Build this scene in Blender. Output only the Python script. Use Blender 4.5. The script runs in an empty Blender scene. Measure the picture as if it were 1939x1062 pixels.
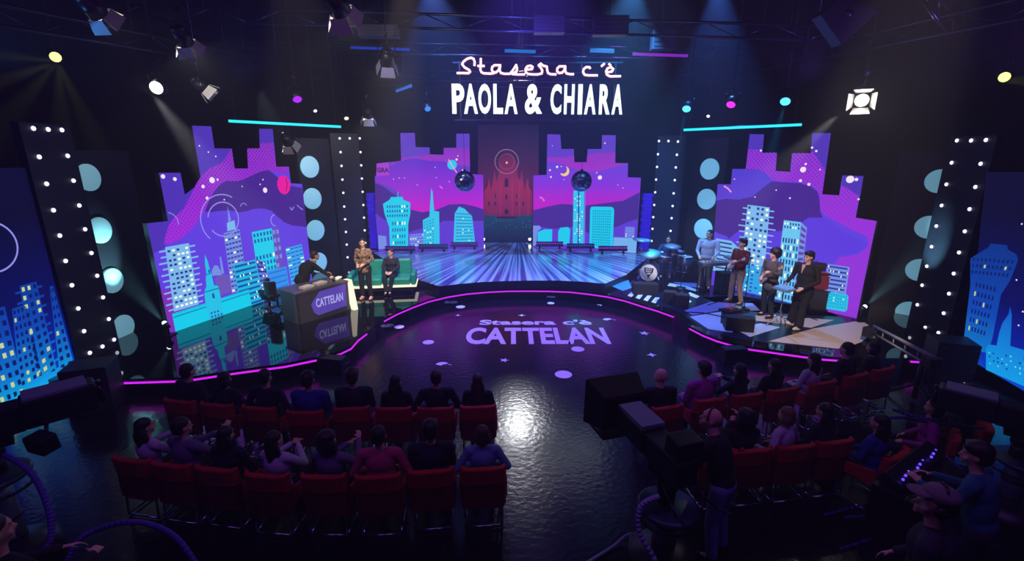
import bpy, bmesh, math, random
from mathutils import Vector, Matrix, Euler
random.seed(7)
SC = bpy.context.scene
COL = SC.collection
PI = math.pi
# ------------------------------------------------------------------ camera, world, exposure
F_PX, W_PX, H_PX, TILT, CAM_H = 900.0, 1939.0, 1062.0, math.radians(15.0), 4.4
cam_data = bpy.data.cameras.new('camera'); cam = bpy.data.objects.new('camera', cam_data); COL.objects.link(cam)
cam.location = (0, 0, CAM_H); cam.rotation_euler = (PI/2 - TILT, 0, 0)
cam_data.sensor_width = 36; cam_data.lens = F_PX/W_PX*36; cam_data.clip_end = 200; cam_data.clip_start = .05
SC.camera = cam
SC.view_settings.view_transform = 'Standard'; SC.view_settings.look = 'None'
SC.view_settings.exposure = 0.0; SC.view_settings.gamma = 1.0; SC.view_settings.use_curve_mapping = False
world = bpy.data.worlds.new('world'); SC.world = world; world.use_nodes = True
world.node_tree.nodes['Background'].inputs[0].default_value = (.004, .006, .03, 1)
world.node_tree.nodes['Background'].inputs[1].default_value = .35
_v = world.node_tree.nodes.new('ShaderNodeVolumeScatter')   # thin stage haze in the studio air
_v.inputs['Density'].default_value = .0085; _v.inputs['Anisotropy'].default_value = .25; _v.inputs['Color'].default_value = (.8, .85, 1, 1)
world.node_tree.links.new(_v.outputs[0], world.node_tree.nodes['World Output'].inputs['Volume'])

def lin(c): return tuple((x/255/12.92 if x/255 <= .04045 else ((x/255+.055)/1.055)**2.4) for x in c)
def aim_rot(loc, tgt): return (Vector(tgt)-Vector(loc)).to_track_quat('-Z', 'Y').to_euler()
def spot(name, loc, tgt, rgb, power, angle, blend=.4, radius=.08):
    d = bpy.data.lights.new(name, 'SPOT'); d.energy = power; d.color = rgb; d.spot_size = math.radians(angle)
    d.spot_blend = blend; d.shadow_soft_size = radius
    o = bpy.data.objects.new(name, d); COL.objects.link(o); o.location = loc; o.rotation_euler = aim_rot(loc, tgt); return o
def area(name, loc, tgt, rgb, power, sx, sy):
    d = bpy.data.lights.new(name, 'AREA'); d.energy = power; d.color = rgb; d.shape = 'RECTANGLE'; d.size = sx; d.size_y = sy
    o = bpy.data.objects.new(name, d); COL.objects.link(o); o.location = loc; o.rotation_euler = aim_rot(loc, tgt); return o
BLUE, CYAN, VIO, WARM, COOL = (.05, .16, 1), (.06, .65, 1), (.32, .06, 1), (1, .78, .55), (.8, .88, 1)
# stage washes hung in the rig, with unseen fills added
spot('wash_platform_blue', (-2, 13, 8.5), (-1.5, 17, .5), (.16, .28, 1), 3400, 75)
spot('wash_platform_cyan', (3, 13, 8.5), (2.5, 17, .5), (.08, .42, 1), 3400, 75)
spot('key_desk', (-2.2, 5.5, 7.5), (-5, 12, 1.2), WARM, 2000, 22)
spot('key_sofa', (-1.2, 7, 7.5), (-3.9, 13.4, 1.1), WARM, 4200, 20)
spot('key_singer', (3.0, 3.5, 7.8), (7.2, 10.6, .7), WARM, 3800, 22)
spot('back_host', (-8.2, 16.5, 6.5), (-5.3, 12.6, 1.3), COOL, 260, 30)
spot('wash_band_blue', (5.6, 14.5, 9.0), (5.6, 13.2, .4), (.07, .24, 1), 3000, 52)
spot('wash_band_front', (1.0, 6.5, 7.8), (5.8, 13.4, 1.0), (.35, .45, 1), 2200, 34)
spot('wash_band_warm', (2.5, 7.5, 7.8), (6.3, 12.6, 1.2), (1, .66, .5), 900, 14)
spot('wash_floor_violet', (.4, 10.5, 9.6), (.5, 10.5, 0), (.15, .07, 1), 6500, 66, .9)
area('wash_audience_left', (-3.5, 2.2, 7.5), (-3, 5.6, .8), (.24, .06, .9), 70, 4, 1)
area('wash_audience_right', (3.5, 2.2, 7.5), (4, 6.2, .8), (.26, .06, .9), 70, 4, 1)
area('house_warm', (0, 3.6, 9), (0, 5.4, .8), (1, .35, .35), 26, 6, 1)  # unseen warm lamp added to bring out the red of the seats
spot('aisle_backlight', (.35, 21.5, 9.2), (.1, 6.0, 0), (.9, .93, 1), 1000, 12, .9, .12)
area('rig_fill_blue', (0, 10, 6.0), (0, 13, 9.5), (.05, .12, 1), 40, 12, 1)  # unseen fill added to lift the dark rig

# ------------------------------------------------------------------ pixel -> world measurement helpers
def ray(px, py):
    a = (px-969.5)/F_PX; b = (531-py)/F_PX; s, c = math.sin(TILT), math.cos(TILT)
    return Vector((a, c+b*s, -s+b*c))
def at(px, py, z):
    r = ray(px, py); t = (z-CAM_H)/r.z; return Vector((r.x*t, r.y*t, z))
def aty(px, py, Y):
    r = ray(px, py); t = Y/r.y; return Vector((r.x*t, Y, CAM_H+r.z*t))

# ------------------------------------------------------------------ materials
MATS = {}
def mat(name, rgb, rough=.5, metal=0, emit=None, es=1.0, spec=.5, coat=0, noise=0, alpha=1):
    if name in MATS: return MATS[name]
    m = bpy.data.materials.new(name); m.use_nodes = True; nt = m.node_tree; b = nt.nodes['Principled BSDF']
    c = lin(rgb)
    b.inputs['Base Color'].default_value = (*c, 1); b.inputs['Roughness'].default_value = rough
    b.inputs['Metallic'].default_value = metal; b.inputs['Specular IOR Level'].default_value = spec
    b.inputs['Coat Weight'].default_value = coat
    if emit is not None:
        b.inputs['Emission Color'].default_value = (*lin(emit), 1); b.inputs['Emission Strength'].default_value = es
    if noise:
        n = nt.nodes.new('ShaderNodeTexNoise'); n.inputs['Scale'].default_value = noise
        r = nt.nodes.new('ShaderNodeMixRGB'); r.blend_type = 'MULTIPLY'; r.inputs[0].default_value = .45
        r.inputs[1].default_value = (*c, 1); nt.links.new(n.outputs[0], r.inputs[2]); nt.links.new(r.outputs[0], b.inputs['Base Color'])
        tc = nt.nodes.new('ShaderNodeTexCoord'); nt.links.new(tc.outputs['Object'], n.inputs['Vector'])
    MATS[name] = m; return m
def glow(name, rgb, es=1.0): return mat(name, (4, 4, 4), .6, 0, rgb, es, .2)
def E(rgb, es=1.0): return glow('screen_%d_%d_%d_%d' % (*rgb, int(es*100)), rgb, es)
class NT:
    """tiny node helper"""
    def __init__(s, m): s.nt = m.node_tree; s.b = s.nt.nodes['Principled BSDF']
    def n(s, t, **k):
        o = s.nt.nodes.new(t)
        for a, v in k.items(): setattr(o, a, v)
        return o
    def l(s, a, b): s.nt.links.new(a, b)
    def math(s, op, a, b=None):
        o = s.n('ShaderNodeMath', operation=op)
        for i, v in enumerate((a, b)):
            if v is None: continue
            if isinstance(v, (int, float)): o.inputs[i].default_value = v
            else: s.l(v, o.inputs[i])
        return o.outputs[0]
def ramp_screen(name, z0, z1, stops, dots=None, es=1.0):
    """screen picture whose colour runs up the panel; optional halftone dots (pitch, radius, colour)"""
    m = glow(name, (0, 0, 0), es); h = NT(m)
    tc = h.n('ShaderNodeTexCoord'); sp = h.n('ShaderNodeSeparateXYZ'); h.l(tc.outputs['Object'], sp.inputs[0])
    f = h.n('ShaderNodeMapRange'); f.inputs[1].default_value = z0; f.inputs[2].default_value = z1; h.l(sp.outputs[2], f.inputs[0])
    r = h.n('ShaderNodeValToRGB'); cr = r.color_ramp
    while len(cr.elements) < len(stops): cr.elements.new(.5)
    for e, (p, c) in zip(cr.elements, stops): e.position = p; e.color = (*lin(c), 1)
    h.l(f.outputs[0], r.inputs[0]); out = r.outputs[0]
    if dots:
        pitch, rad, dc = dots
        u = h.math('MULTIPLY', h.math('ADD', sp.outputs[0], sp.outputs[2]), 1/pitch); v = h.math('MULTIPLY', h.math('SUBTRACT', sp.outputs[0], sp.outputs[2]), 1/pitch)
        du = h.math('SUBTRACT', h.math('FRACT', u), .5); dv = h.math('SUBTRACT', h.math('FRACT', v), .5)
        d2 = h.math('ADD', h.math('MULTIPLY', du, du), h.math('MULTIPLY', dv, dv))
        rr = h.n('ShaderNodeMapRange'); rr.inputs[1].default_value = z0; rr.inputs[2].default_value = z1; rr.inputs[3].default_value = rad*.15; rr.inputs[4].default_value = rad; h.l(sp.outputs[2], rr.inputs[0])
        k = h.math('LESS_THAN', d2, h.math('MULTIPLY', rr.outputs[0], rr.outputs[0]))
        mx = h.n('ShaderNodeMixRGB'); h.l(k, mx.inputs[0]); h.l(out, mx.inputs[1]); mx.inputs[2].default_value = (*lin(dc), 1); out = mx.outputs[0]
    h.l(out, h.b.inputs['Emission Color']); return m

BLACK = mat('matt_black', (14, 14, 17), .7, noise=3); BLACKP = mat('black_plastic', (20, 20, 24), .4); BLACKG = mat('black_gloss', (8, 8, 10), .12)
DRAPE = mat('black_drape', (12, 12, 20), .9, noise=2); GREYM = mat('grey_metal', (95, 98, 108), .35, .9); CHROME = mat('chrome', (210, 212, 220), .15, 1)
DARKM = mat('dark_metal', (40, 42, 50), .35, .8); WHITE = mat('white_paint', (225, 225, 222), .4); TRUSSM = mat('truss_metal', (70, 72, 84), .3, .9)

# ------------------------------------------------------------------ mesh builder
def link(o, parent=None):
    COL.objects.link(o)
    if parent is not None: o.parent = parent
    return o
class MB:
    def __init__(s): s.bm = bmesh.new(); s.mi = 0
    def _fin(s, verts, M, smooth=False):
        fs = {f for v in verts for f in v.link_faces}
        for f in fs: f.material_index = s.mi; f.smooth = smooth
        if M is not None: bmesh.ops.transform(s.bm, matrix=M, verts=verts)
    def m(s, i): s.mi = i; return s
    def box(s, c, d, r=(0, 0, 0), bev=0):
        v = bmesh.ops.create_cube(s.bm, size=1)['verts']
        if bev:
            bmesh.ops.scale(s.bm, vec=d, verts=v)
            es = list({e for x in v for e in x.link_edges})
            g = bmesh.ops.bevel(s.bm, geom=es, offset=bev, segments=2, affect='EDGES', profile=.5)
            v = list({x for f in g['faces'] for x in f.verts}|{x for x in v if x.is_valid})
            s._fin(v, Matrix.Translation(c) @ Euler(r).to_matrix().to_4x4())
        else:
            s._fin(v, Matrix.Translation(c) @ Euler(r).to_matrix().to_4x4() @ Matrix.Diagonal((*d, 1)))
        return s
    def cyl(s, a, b, r0, r1=None, seg=12, caps=True, smooth=True):
        a, b = Vector(a), Vector(b); d = b-a
        if d.length < 1e-6: return s
        v = bmesh.ops.create_cone(s.bm, cap_ends=caps, segments=seg, radius1=r0, radius2=r0 if r1 is None else r1, depth=d.length)['verts']
        s._fin(v, Matrix.Translation((a+b)/2) @ d.to_track_quat('Z', 'Y').to_matrix().to_4x4(), smooth)
        return s
    def ball(s, c, r, seg=12, rot=(0, 0, 0)):
        r = (r, r, r) if isinstance(r, (int, float)) else r; nv = max(6, seg*2//3)
        M = Matrix.Translation(c) @ Euler(rot).to_matrix().to_4x4() @ Matrix.Diagonal((*r, 1)); nw = s.bm.verts.new
        top, bot = nw(M @ Vector((0, 0, 1))), nw(M @ Vector((0, 0, -1)))
        R_ = [[nw(M @ Vector((math.sin(PI*i/nv)*math.cos(2*PI*j/seg), math.sin(PI*i/nv)*math.sin(2*PI*j/seg), math.cos(PI*i/nv)))) for j in range(seg)] for i in range(1, nv)]
        fs = []
        for j in range(seg):
            k = (j+1) % seg; fs += [s.bm.faces.new((top, R_[0][j], R_[0][k])), s.bm.faces.new((bot, R_[-1][k], R_[-1][j]))]
            for A, B in zip(R_, R_[1:]): fs.append(s.bm.faces.new((A[j], B[j], B[k], A[k])))
        for f in fs: f.material_index = s.mi; f.smooth = True
        return s
    def tube(s, pts, r, seg=8):
        pts = [Vector(p) for p in pts]
        for a, b in zip(pts, pts[1:]): s.cyl(a, b, r, r, seg)
        for p in pts[1:-1]: s.ball(p, r*1.0, seg)
        return s
    def poly(s, pts):
        vs = [s.bm.verts.new(p) for p in pts]; f = s.bm.faces.new(vs); f.material_index = s.mi; return s
    def prism(s, pts, vec):
        vec = Vector(vec); a = [s.bm.verts.new(p) for p in pts]; b = [s.bm.verts.new(Vector(p)+vec) for p in pts]; n = len(a)
        fs = [s.bm.faces.new(a), s.bm.faces.new(b[::-1])] + [s.bm.faces.new((a[i], b[i], b[(i+1) % n], a[(i+1) % n])) for i in range(n)]
        for f in fs: f.material_index = s.mi
        bmesh.ops.recalc_face_normals(s.bm, faces=fs); return s
    def lathe(s, prof, c=(0, 0, 0), seg=24, M=None):
        rings = []
        for r, z in prof:
            rings.append([s.bm.verts.new((r*math.cos(2*PI*i/seg), r*math.sin(2*PI*i/seg), z)) for i in range(seg)])
        fs = []
        for A, B in zip(rings, rings[1:]):
            for i in range(seg): fs.append(s.bm.faces.new((A[i], A[(i+1) % seg], B[(i+1) % seg], B[i])))
        fs.append(s.bm.faces.new(rings[0][::-1])); fs.append(s.bm.faces.new(rings[-1]))
        for f in fs: f.material_index = s.mi; f.smooth = True
        vs = [v for R_ in rings for v in R_]
        bmesh.ops.transform(s.bm, matrix=(M or Matrix.Identity(4)), verts=vs); bmesh.ops.translate(s.bm, vec=c, verts=vs); return s
    def mesh(s, name):
        me = bpy.data.meshes.new(name); s.bm.to_mesh(me); s.bm.free(); return me
    def build(s, name, mats, parent=None, bevel=0):
        me = s.mesh(name)
        for m_ in (mats if isinstance(mats, (list, tuple)) else [mats]): me.materials.append(m_)
        o = link(bpy.data.objects.new(name, me), parent)
        if bevel:
            b = o.modifiers.new('b', 'BEVEL'); b.width = bevel; b.segments = 2; b.limit_method = 'ANGLE'
        return o
def tag(o, label=None, cat=None, group=None, kind=None):
    if label: o['label'] = label
    if cat: o['category'] = cat
    if group: o['group'] = group
    if kind: o['kind'] = kind
    return o
def thing(name, label, cat, loc=(0, 0, 0), rz=0, group=None):
    o = bpy.data.objects.new(name, None); COL.objects.link(o); o.empty_display_size = .1
    o.location = loc; o.rotation_euler = (0, 0, rz); return tag(o, label, cat, group)
KIDS = {}
def copy_tree(o, parent=None):
    c = o.copy(); COL.objects.link(c); c.parent = parent
    for ch in list(o.children): copy_tree(ch, c)
    return c
def struct(o): o['kind'] = 'structure'; return o
def text_mesh(txt, size, sx, bold, depth, mats, name, parent, bevelled=False):
    cu = bpy.data.curves.new(name, 'FONT'); cu.body = txt; cu.size = size; cu.align_x = 'CENTER'; cu.align_y = 'BOTTOM_BASELINE'
    cu.extrude = depth; cu.offset = bold; cu.resolution_u = 4
    t = bpy.data.objects.new('tmp', cu); COL.objects.link(t); bpy.context.view_layer.update()
    me = bpy.data.meshes.new_from_object(t.evaluated_get(bpy.context.evaluated_depsgraph_get())); bpy.data.objects.remove(t)
    me.name = name
    for v in me.vertices: v.co.x *= sx
    me.materials.clear()
    for m_ in mats: me.materials.append(m_)
    o = link(bpy.data.objects.new(name, me), parent); return o

# ------------------------------------------------------------------ setting
S, S2 = .35, .55
def floor_mat():
    m = mat('floor_gloss', (15, 15, 24), .2, spec=.5, coat=.5); h = NT(m)
    tc = h.n('ShaderNodeTexCoord'); n = h.n('ShaderNodeTexNoise'); n.inputs['Scale'].default_value = 13; n.inputs['Detail'].default_value = 8; h.l(tc.outputs['Object'], n.inputs['Vector'])
    bp = h.n('ShaderNodeBump'); bp.inputs['Strength'].default_value = .22; bp.inputs['Distance'].default_value = .02; h.l(n.outputs[0], bp.inputs['Height']); h.l(bp.outputs[0], h.b.inputs['Normal']); h.l(bp.outputs[0], h.b.inputs['Coat Normal']); h.b.inputs['Coat Roughness'].default_value = .09
    n2 = h.n('ShaderNodeTexNoise'); n2.inputs['Scale'].default_value = 1.3; h.l(tc.outputs['Object'], n2.inputs['Vector'])
    mr = h.n('ShaderNodeMapRange'); mr.inputs[3].default_value = .17; mr.inputs[4].default_value = .24; h.l(n2.outputs[0], mr.inputs[0]); h.l(mr.outputs[0], h.b.inputs['Roughness'])
    return m
b = MB(); b.box((0, 10, -.05), (30, 34, .1)); FLOOR = struct(b.build('floor', floor_mat()))
b = MB(); b.box((0, 10, 12.05), (30, 34, .1)); struct(b.build('ceiling', BLACK))
b = MB(); b.box((0, 25.05, 6), (30, .1, 12)); struct(b.build('wall_back', DRAPE))
b = MB(); b.box((-14.05, 10, 6), (.1, 30, 12)); struct(b.build('wall_left', DRAPE))
b = MB(); b.box((14.05, 10, 6), (.1, 30, 12)); struct(b.build('wall_right', DRAPE))

edge_px = [(220, 725), (350, 721), (450, 706), (540, 694), (608, 680), (645, 670), (665, 660), (678, 645), (695, 632), (710, 620), (728, 608), (750, 596), (780, 583), (812, 571), (850, 562), (885, 556.5), (925, 553), (962, 551.3), (1000, 551), (1040, 551.4), (1080, 553), (1115, 557), (1150, 562), (1184, 570), (1215, 580), (1245, 589), (1275, 600), (1305, 622), (1330, 635), (1355, 645), (1382, 653), (1410, 660), (1445, 665), (1480, 670), (1520, 675.5), (1555, 680), (1606, 684), (1723, 684), (1755, 686)]
edge = [at(x, y, .28) for x, y in edge_px]
STAGE_BLACK = mat('stage_black_gloss', (6, 6, 10), .04, spec=.9)
b = MB(); poly = [(p.x, p.y, 0) for p in edge] + [(12.5, 8.9, 0), (12.5, 24.5, 0), (-11.5, 24.5, 0), (-11.5, 8.0, 0)]
b.prism(poly, (0, 0, S)); STAGE = struct(b.build('floor', STAGE_BLACK)); STAGE.name = 'floor_stage'
def stage_part(name, pts, m, z=S, h=.004, parent=None):
    b = MB(); b.prism([(p.x, p.y, z) for p in pts], (0, 0, h)); return b.build(name, m, parent or STAGE)
LEDM = glow('led_magenta', (205, 35, 235), 1.3)
for i0, i1 in ((0, 8), (10, 26), (27, 36), (37, 38)):
    b = MB(); seg = [Vector((p.x, p.y-.02, .28)) for p in edge[i0:i1+1]]
    if i0 == 10: seg = seg
    b.tube(seg, .021, 6); o = b.build('led_strip', LEDM, STAGE)
# raised centre platform
plat_px = [(700, 474), (788, 528), (831.5, 542), (870, 537.5), (910, 534), (955, 532), (1000, 531), (1056, 531), (1100, 533), (1145, 537), (1186, 520), (1245, 474)]
pp = [at(x, y, S2) for x, y in plat_px]
def plat_mat():
    m = mat('striped_platform', (60, 90, 200), .16, spec=.8); h = NT(m)
    tc = h.n('ShaderNodeTexCoord'); sp = h.n('ShaderNodeSeparateXYZ'); h.l(tc.outputs['Object'], sp.inputs[0])
    a = h.math('ARCTAN2', h.math('SUBTRACT', sp.outputs[0], .3), h.math('SUBTRACT', 22.5, sp.outputs[1]))
    n = h.n('ShaderNodeTexNoise'); n.noise_dimensions = '2D'; n.inputs['Scale'].default_value = 1; n.inputs['Detail'].default_value = 2
    cb = h.n('ShaderNodeCombineXYZ'); h.l(h.math('MULTIPLY', a, 48), cb.inputs[0]); h.l(h.math('MULTIPLY', sp.outputs[1], .12), cb.inputs[1]); h.l(cb.outputs[0], n.inputs['Vector'])
    r = h.n('ShaderNodeValToRGB'); r.color_ramp.elements[0].position = .38; r.color_ramp.elements[0].color = (.05, .07, .22, 1)
    r.color_ramp.elements[1].position = .66; r.color_ramp.elements[1].color = (.55, .6, .85, 1); h.l(n.outputs[0], r.inputs[0]); h.l(r.outputs[0], h.b.inputs['Base Color']); return m
b = MB(); b.prism([(p.x, p.y, S+.001) for p in pp]+[(6.6, 22, S+.001), (-6.6, 22, S+.001)], (0, 0, S2-S-.005)); PLAT = struct(b.build('floor_platform', BLACKP))
b = MB(); b.prism([(p.x, p.y, S2-.004) for p in pp]+[(6.6, 22, S2-.004), (-6.6, 22, S2-.004)], (0, 0, .004)); b.build('striped_top', plat_mat(), PLAT)
# printed graphics on the band side of the stage
BEIGE = mat('beige_vinyl', (196, 176, 152), .45); PALE = mat('pale_vinyl', (176, 190, 205), .35); NAVY = mat('navy_vinyl', (14, 18, 40), .3); LILAC = mat('lilac_vinyl', (120, 110, 170), .4)
def gfx(px, m, n='floor_graphic', z=S): return stage_part(n, [at(x, y, z) for x, y in px], m, z)
gfx([(1182, 557), (1192, 552), (1400, 560), (1640, 601), (1652, 628), (1631, 648), (1597, 662), (1460, 650), (1390, 640), (1330, 622), (1288, 592), (1240, 574)], NAVY)
def gfx2(px, m): return stage_part('floor_graphic', [at(x, y, S+.004) for x, y in px], m, S+.004)
gfx2([(1456, 646), (1540, 622), (1631, 606.5), (1645, 616), (1652, 628), (1642, 639), (1631, 647.6), (1595, 661)], BEIGE)
gfx2([(1431, 596), (1487, 599), (1580, 606), (1536, 620.7), (1482, 613), (1431, 607)], BEIGE)
gfx2([(1306, 599.5), (1366, 590), (1364, 612), (1387, 619), (1387, 630), (1341, 623)], PALE)
gfx2([(1390, 622), (1440, 612), (1478, 620), (1420, 638)], PALE)
gfx2([(1296, 588), (1345, 572), (1425, 574), (1440, 588), (1360, 588), (1312, 597)], LILAC)
for k in range(4): gfx2([(1196+k*15, 552+k*3.6), (1204+k*15, 553+k*3.6), (1196+k*15, 562.5+k*4), (1188+k*15, 560+k*4)], PALE)
gfx2([(1268, 536), (1300, 541), (1322, 549), (1318, 552), (1296, 546), (1264, 541)], PALE)
gfx2([(1306, 553), (1325, 561), (1319, 565), (1302, 558)], PALE)
gfx2([(1286, 557), (1310, 571), (1300, 576), (1278, 563)], PALE)
gfx2([(1274, 534), (1318, 536), (1330, 546), (1296, 541)], LILAC)
gfx2([(1156, 541), (1190, 530), (1196, 545), (1180, 551)], mat('cyan_vinyl', (60, 140, 190), .3))
gfx([(1330, 563), (1470, 556), (1560, 585), (1590, 600), (1440, 592), (1380, 584)], mat('blue_rug', (40, 50, 110), .8))

# floor lettering in the aisle arena: painted vinyl
FLW = mat('floor_lettering_paint', (235, 228, 250), .4)
pA, pB = at(880, 650, 0), at(1158, 650, 0)
t = text_mesh('CATTELAN', 1.55, .58, .055, 0.002, [FLW], 'floor_lettering', FLOOR); 
t.location = ((pA.x+pB.x)/2, pA.y, .004)
xs = [v.co.x for v in t.data.vertices]; ys = [v.co.y for v in t.data.vertices]
t.scale = ((pB.x-pA.x)/(max(xs)-min(xs)), 1.12/(max(ys)-min(ys)), 1)
t2 = text_mesh("Stasera c'è", .5, 1.0, .018, .002, [FLW], 'floor_lettering', FLOOR); t2.location = ((pA.x+pB.x)/2, pA.y+1.28, .004)
xs = [v.co.x for v in t2.data.vertices]; t2.scale = (3.0/(max(xs)-min(xs)), 1, 1)
for i, (x, y, w) in enumerate([(756, 619, .32), (811, 648, .34), (837, 691, .3), (867, 597, .2), (872, 581, .34), (955, 682, .28), (988, 597, .26), (1043, 574, .28), (1152, 606, .3), (1137, 577, .28), (1094, 661, .38), (1220, 631, .36), (1234, 672, .3), (1067, 709, .44)]):
    c = at(x, y, 0); b = MB(); w *= .8; n = [4, 16, 5][i % 3] if i not in (0, 13) else 20; pts = []
    for k in range(2*n):
        a = PI*k/n; r = w*(.5 if n > 5 else (.5 if k % 2 == 0 else .2)); pts.append((c.x+r*math.cos(a), c.y+r*math.sin(a), .001))
    if i in (2, 8): pts = [(c.x+w*.6*math.cos(a), c.y+w*.6*math.sin(a), .001) for a in [k*.25 for k in range(13)]]+[(c.x+.1+w*.5*math.cos(a), c.y-.06+w*.42*math.sin(a), .001) for a in [2.9-k*.25 for k in range(11)]]
    b.prism(pts, (0, 0, .003)); b.build('floor_star', FLW, FLOOR)
# ------------------------------------------------------------------ LED screens: cut-out panels standing on the stage
class Panel:
    """vertical plane through two base points; local x runs along it, z up, -y faces the audience"""
    def __init__(s, name, p0, p1, z, label, cat='screen', depth=.14):
        s.o = Vector((p0.x, p0.y, z)); s.u = Vector((p1.x-p0.x, p1.y-p0.y, 0)).normalized()
        s.n = Vector((s.u.y, -s.u.x, 0)); s.z = z; s.depth = depth
        s.root = thing(name, label, cat, s.o, math.atan2(s.u.y, s.u.x)); s.bm = None
    def loc(s, px, py):
        r = ray(px, py); c = Vector((0, 0, CAM_H)); t = (s.o-c).dot(s.n)/r.dot(s.n); d = c+r*t-s.o
        return (d.dot(s.u), d.z)
    def L(s, pts): return [s.loc(*p) for p in pts]
    def outline(s, px, m, base0=True):
        q = s.L(px)
        if base0: q = [(x, max(0.0, z)) for x, z in q]
        b = MB(); b.prism([(x, 0, z) for x, z in q], (0, s.depth, 0)); b.build('cabinet', BLACKP, s.root)
        s.bm = MB(); s.mats = []; s.layer(px, m, .002, base0)
    def mi(s, m):
        if m not in s.mats: s.mats.append(m)
        s.bm.mi = s.mats.index(m)
    def raw(s, q, m, d):
        s.mi(m)
        s.bm.poly([(x, -d, z) for x, z in q])
    def layer(s, px, m, d, clamp=True):
        q = s.L(px)
        if clamp: q = [(x, max(0.0, z)) for x, z in q]
        s.raw(q, m, d)
    def line(s, px, w, m, d):
        q = [Vector(p) for p in s.L(px)]
        for a, b_ in zip(q, q[1:]):
            t = (b_-a); 
            if t.length < 1e-5: continue
            n = Vector((-t.y, t.x)).normalized()*w/2; s.raw([a-n, b_-n, b_+n, a+n], m, d)
    def disc(s, px, py, r, m, d, rz=None, n=12):
        x, z = s.loc(px, py); s.raw([(x+r*math.cos(2*PI*k/n), z+(rz or r)*math.sin(2*PI*k/n)) for k in range(n)], m, d)
    def grid(s, quad, rows, cols, m, d, lit=None, pl=.15, fx=.5, fz=.5, keep=1.0):
        TL, TR, BR, BL = [Vector(p) for p in s.L(quad)]
        def P(u, v): return TL*(1-u)*(1-v)+TR*u*(1-v)+BR*u*v+BL*(1-u)*v
        for i in range(rows):
            for j in range(cols):
                if random.random() > keep: continue
                u0, u1 = (j+.5-fx/2)/cols, (j+.5+fx/2)/cols; v0, v1 = (i+.5-fz/2)/rows, (i+.5+fz/2)/rows
                s.raw([P(u0, v1), P(u1, v1), P(u1, v0), P(u0, v0)], lit if lit and random.random() < pl else m, d)
    def arc(s, px, py, r, a0, a1, w, m, d, n=24):
        x, z = s.loc(px, py); q = [(x+r*math.cos(a0+(a1-a0)*k/n), z+r*math.sin(a0+(a1-a0)*k/n)) for k in range(n+1)]
        for a, b_ in zip(q, q[1:]):
            a, b_ = Vector(a), Vector(b_); t = b_-a; nn = Vector((-t.y, t.x)).normalized()*w/2; s.raw([a-nn, b_-nn, b_+nn, a+nn], m, d)
    def done(s, name='display'):
        o = s.bm.build(name, s.mats, s.root); return o
V_TOP = E((80, 52, 188)); V_LIGHT = E((100, 66, 232)); V_DARK = E((72, 36, 148)); V_MAG = E((130, 48, 190))
CY = E((22, 212, 245)); CY2 = E((60, 170, 245)); LB = E((128, 190, 246)); LB2 = E((120, 150, 236)); STRIPE = E((22, 84, 178)); DKW = E((40, 60, 140)); WARMW = E((245, 250, 225), 1.2)
STAR = E((240, 225, 245), 1.1); PINKH = E((240, 20, 165)); LILA = E((112, 88, 190)); RING = E((150, 150, 240))
def spikes(P_, quad, n, m, d, ext=.22):
    TL, TR, BR, BL = [Vector(p) for p in P_.L(quad)]
    for k in range(n):
        v = (k+.6)/n; a = TL*(1-v)+BL*v; b_ = TR*(1-v)+BR*v; e = ext*(.5+.5*random.random())
        P_.raw([(a.x-e, a.y-.02), (b_.x+e, b_.y-.02), (b_.x+e, b_.y+.02), (a.x-e, a.y+.02)], m, d)
MAGDOT = ramp_screen('screen_magenta_halftone', .8, 5.6, [(0, (172, 48, 232)), (.45, (160, 45, 225)), (1, (150, 50, 205))], (.105, .36, (66, 36, 140)))

# --- left big screen
a_, b_ = at(322, 631, S), at(590, 538, S)
SL = Panel('led_screen', a_, b_, S, 'stepped purple LED screen with night skyline, standing left behind the presenter desk')
SL.outline([(322, 631), (277.7, 423), (318, 418.4), (300.7, 327), (341.6, 327), (349.7, 368.5), (384.6, 365), (363.5, 238), (399.6, 239), (406, 280.7), (438.7, 281.2), (444, 319), (469.5, 319), (467.7, 281), (492, 280.7), (490.6, 243.7), (516, 244.3), (523, 315.5), (546.8, 315.5), (550.8, 347), (572, 348), (592, 538)], V_LIGHT)
SL.layer([(300.7, 327), (341.6, 327), (349.7, 368.5), (384.6, 365), (363.5, 238), (399.6, 239), (406, 280.7), (438.7, 281.2), (438, 300), (400, 330), (380, 372), (345, 400), (318, 445), (312, 470), (290, 480), (277.7, 423), (318, 418.4)], V_TOP, .004)
SL.layer([(490.6, 243.7), (516, 244.3), (518, 272), (492, 272)], V_TOP, .004)
SL.layer([(304, 550), (330, 548), (345, 600), (330, 634), (322, 631)], V_MAG, .004)
mag_low = [(547, 327), (529.7, 328), (519, 325), (508.6, 322), (498, 323.5), (487.5, 327), (478, 331.5), (469, 336), (460, 340), (450.5, 342.7), (440, 343), (429.4, 342), (421, 346), (413.6, 352), (406, 361), (400, 370), (395, 382), (390, 394), (382, 407), (374, 418), (361, 436), (342, 452), (326, 459), (309.5, 462)]
SL.layer([(309.5, 462), (313, 445), (320, 425), (329, 412.6), (347.6, 394), (360, 372), (370, 350), (382, 331), (398, 318), (421.5, 307), (432, 291), (438.7, 281.2), (444, 319), (469.5, 319), (467.7, 281), (492, 280.7), (492, 271), (517, 270), (523, 315.5), (546.8, 315.5)]+mag_low[:-1], MAGDOT, .006)
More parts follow.
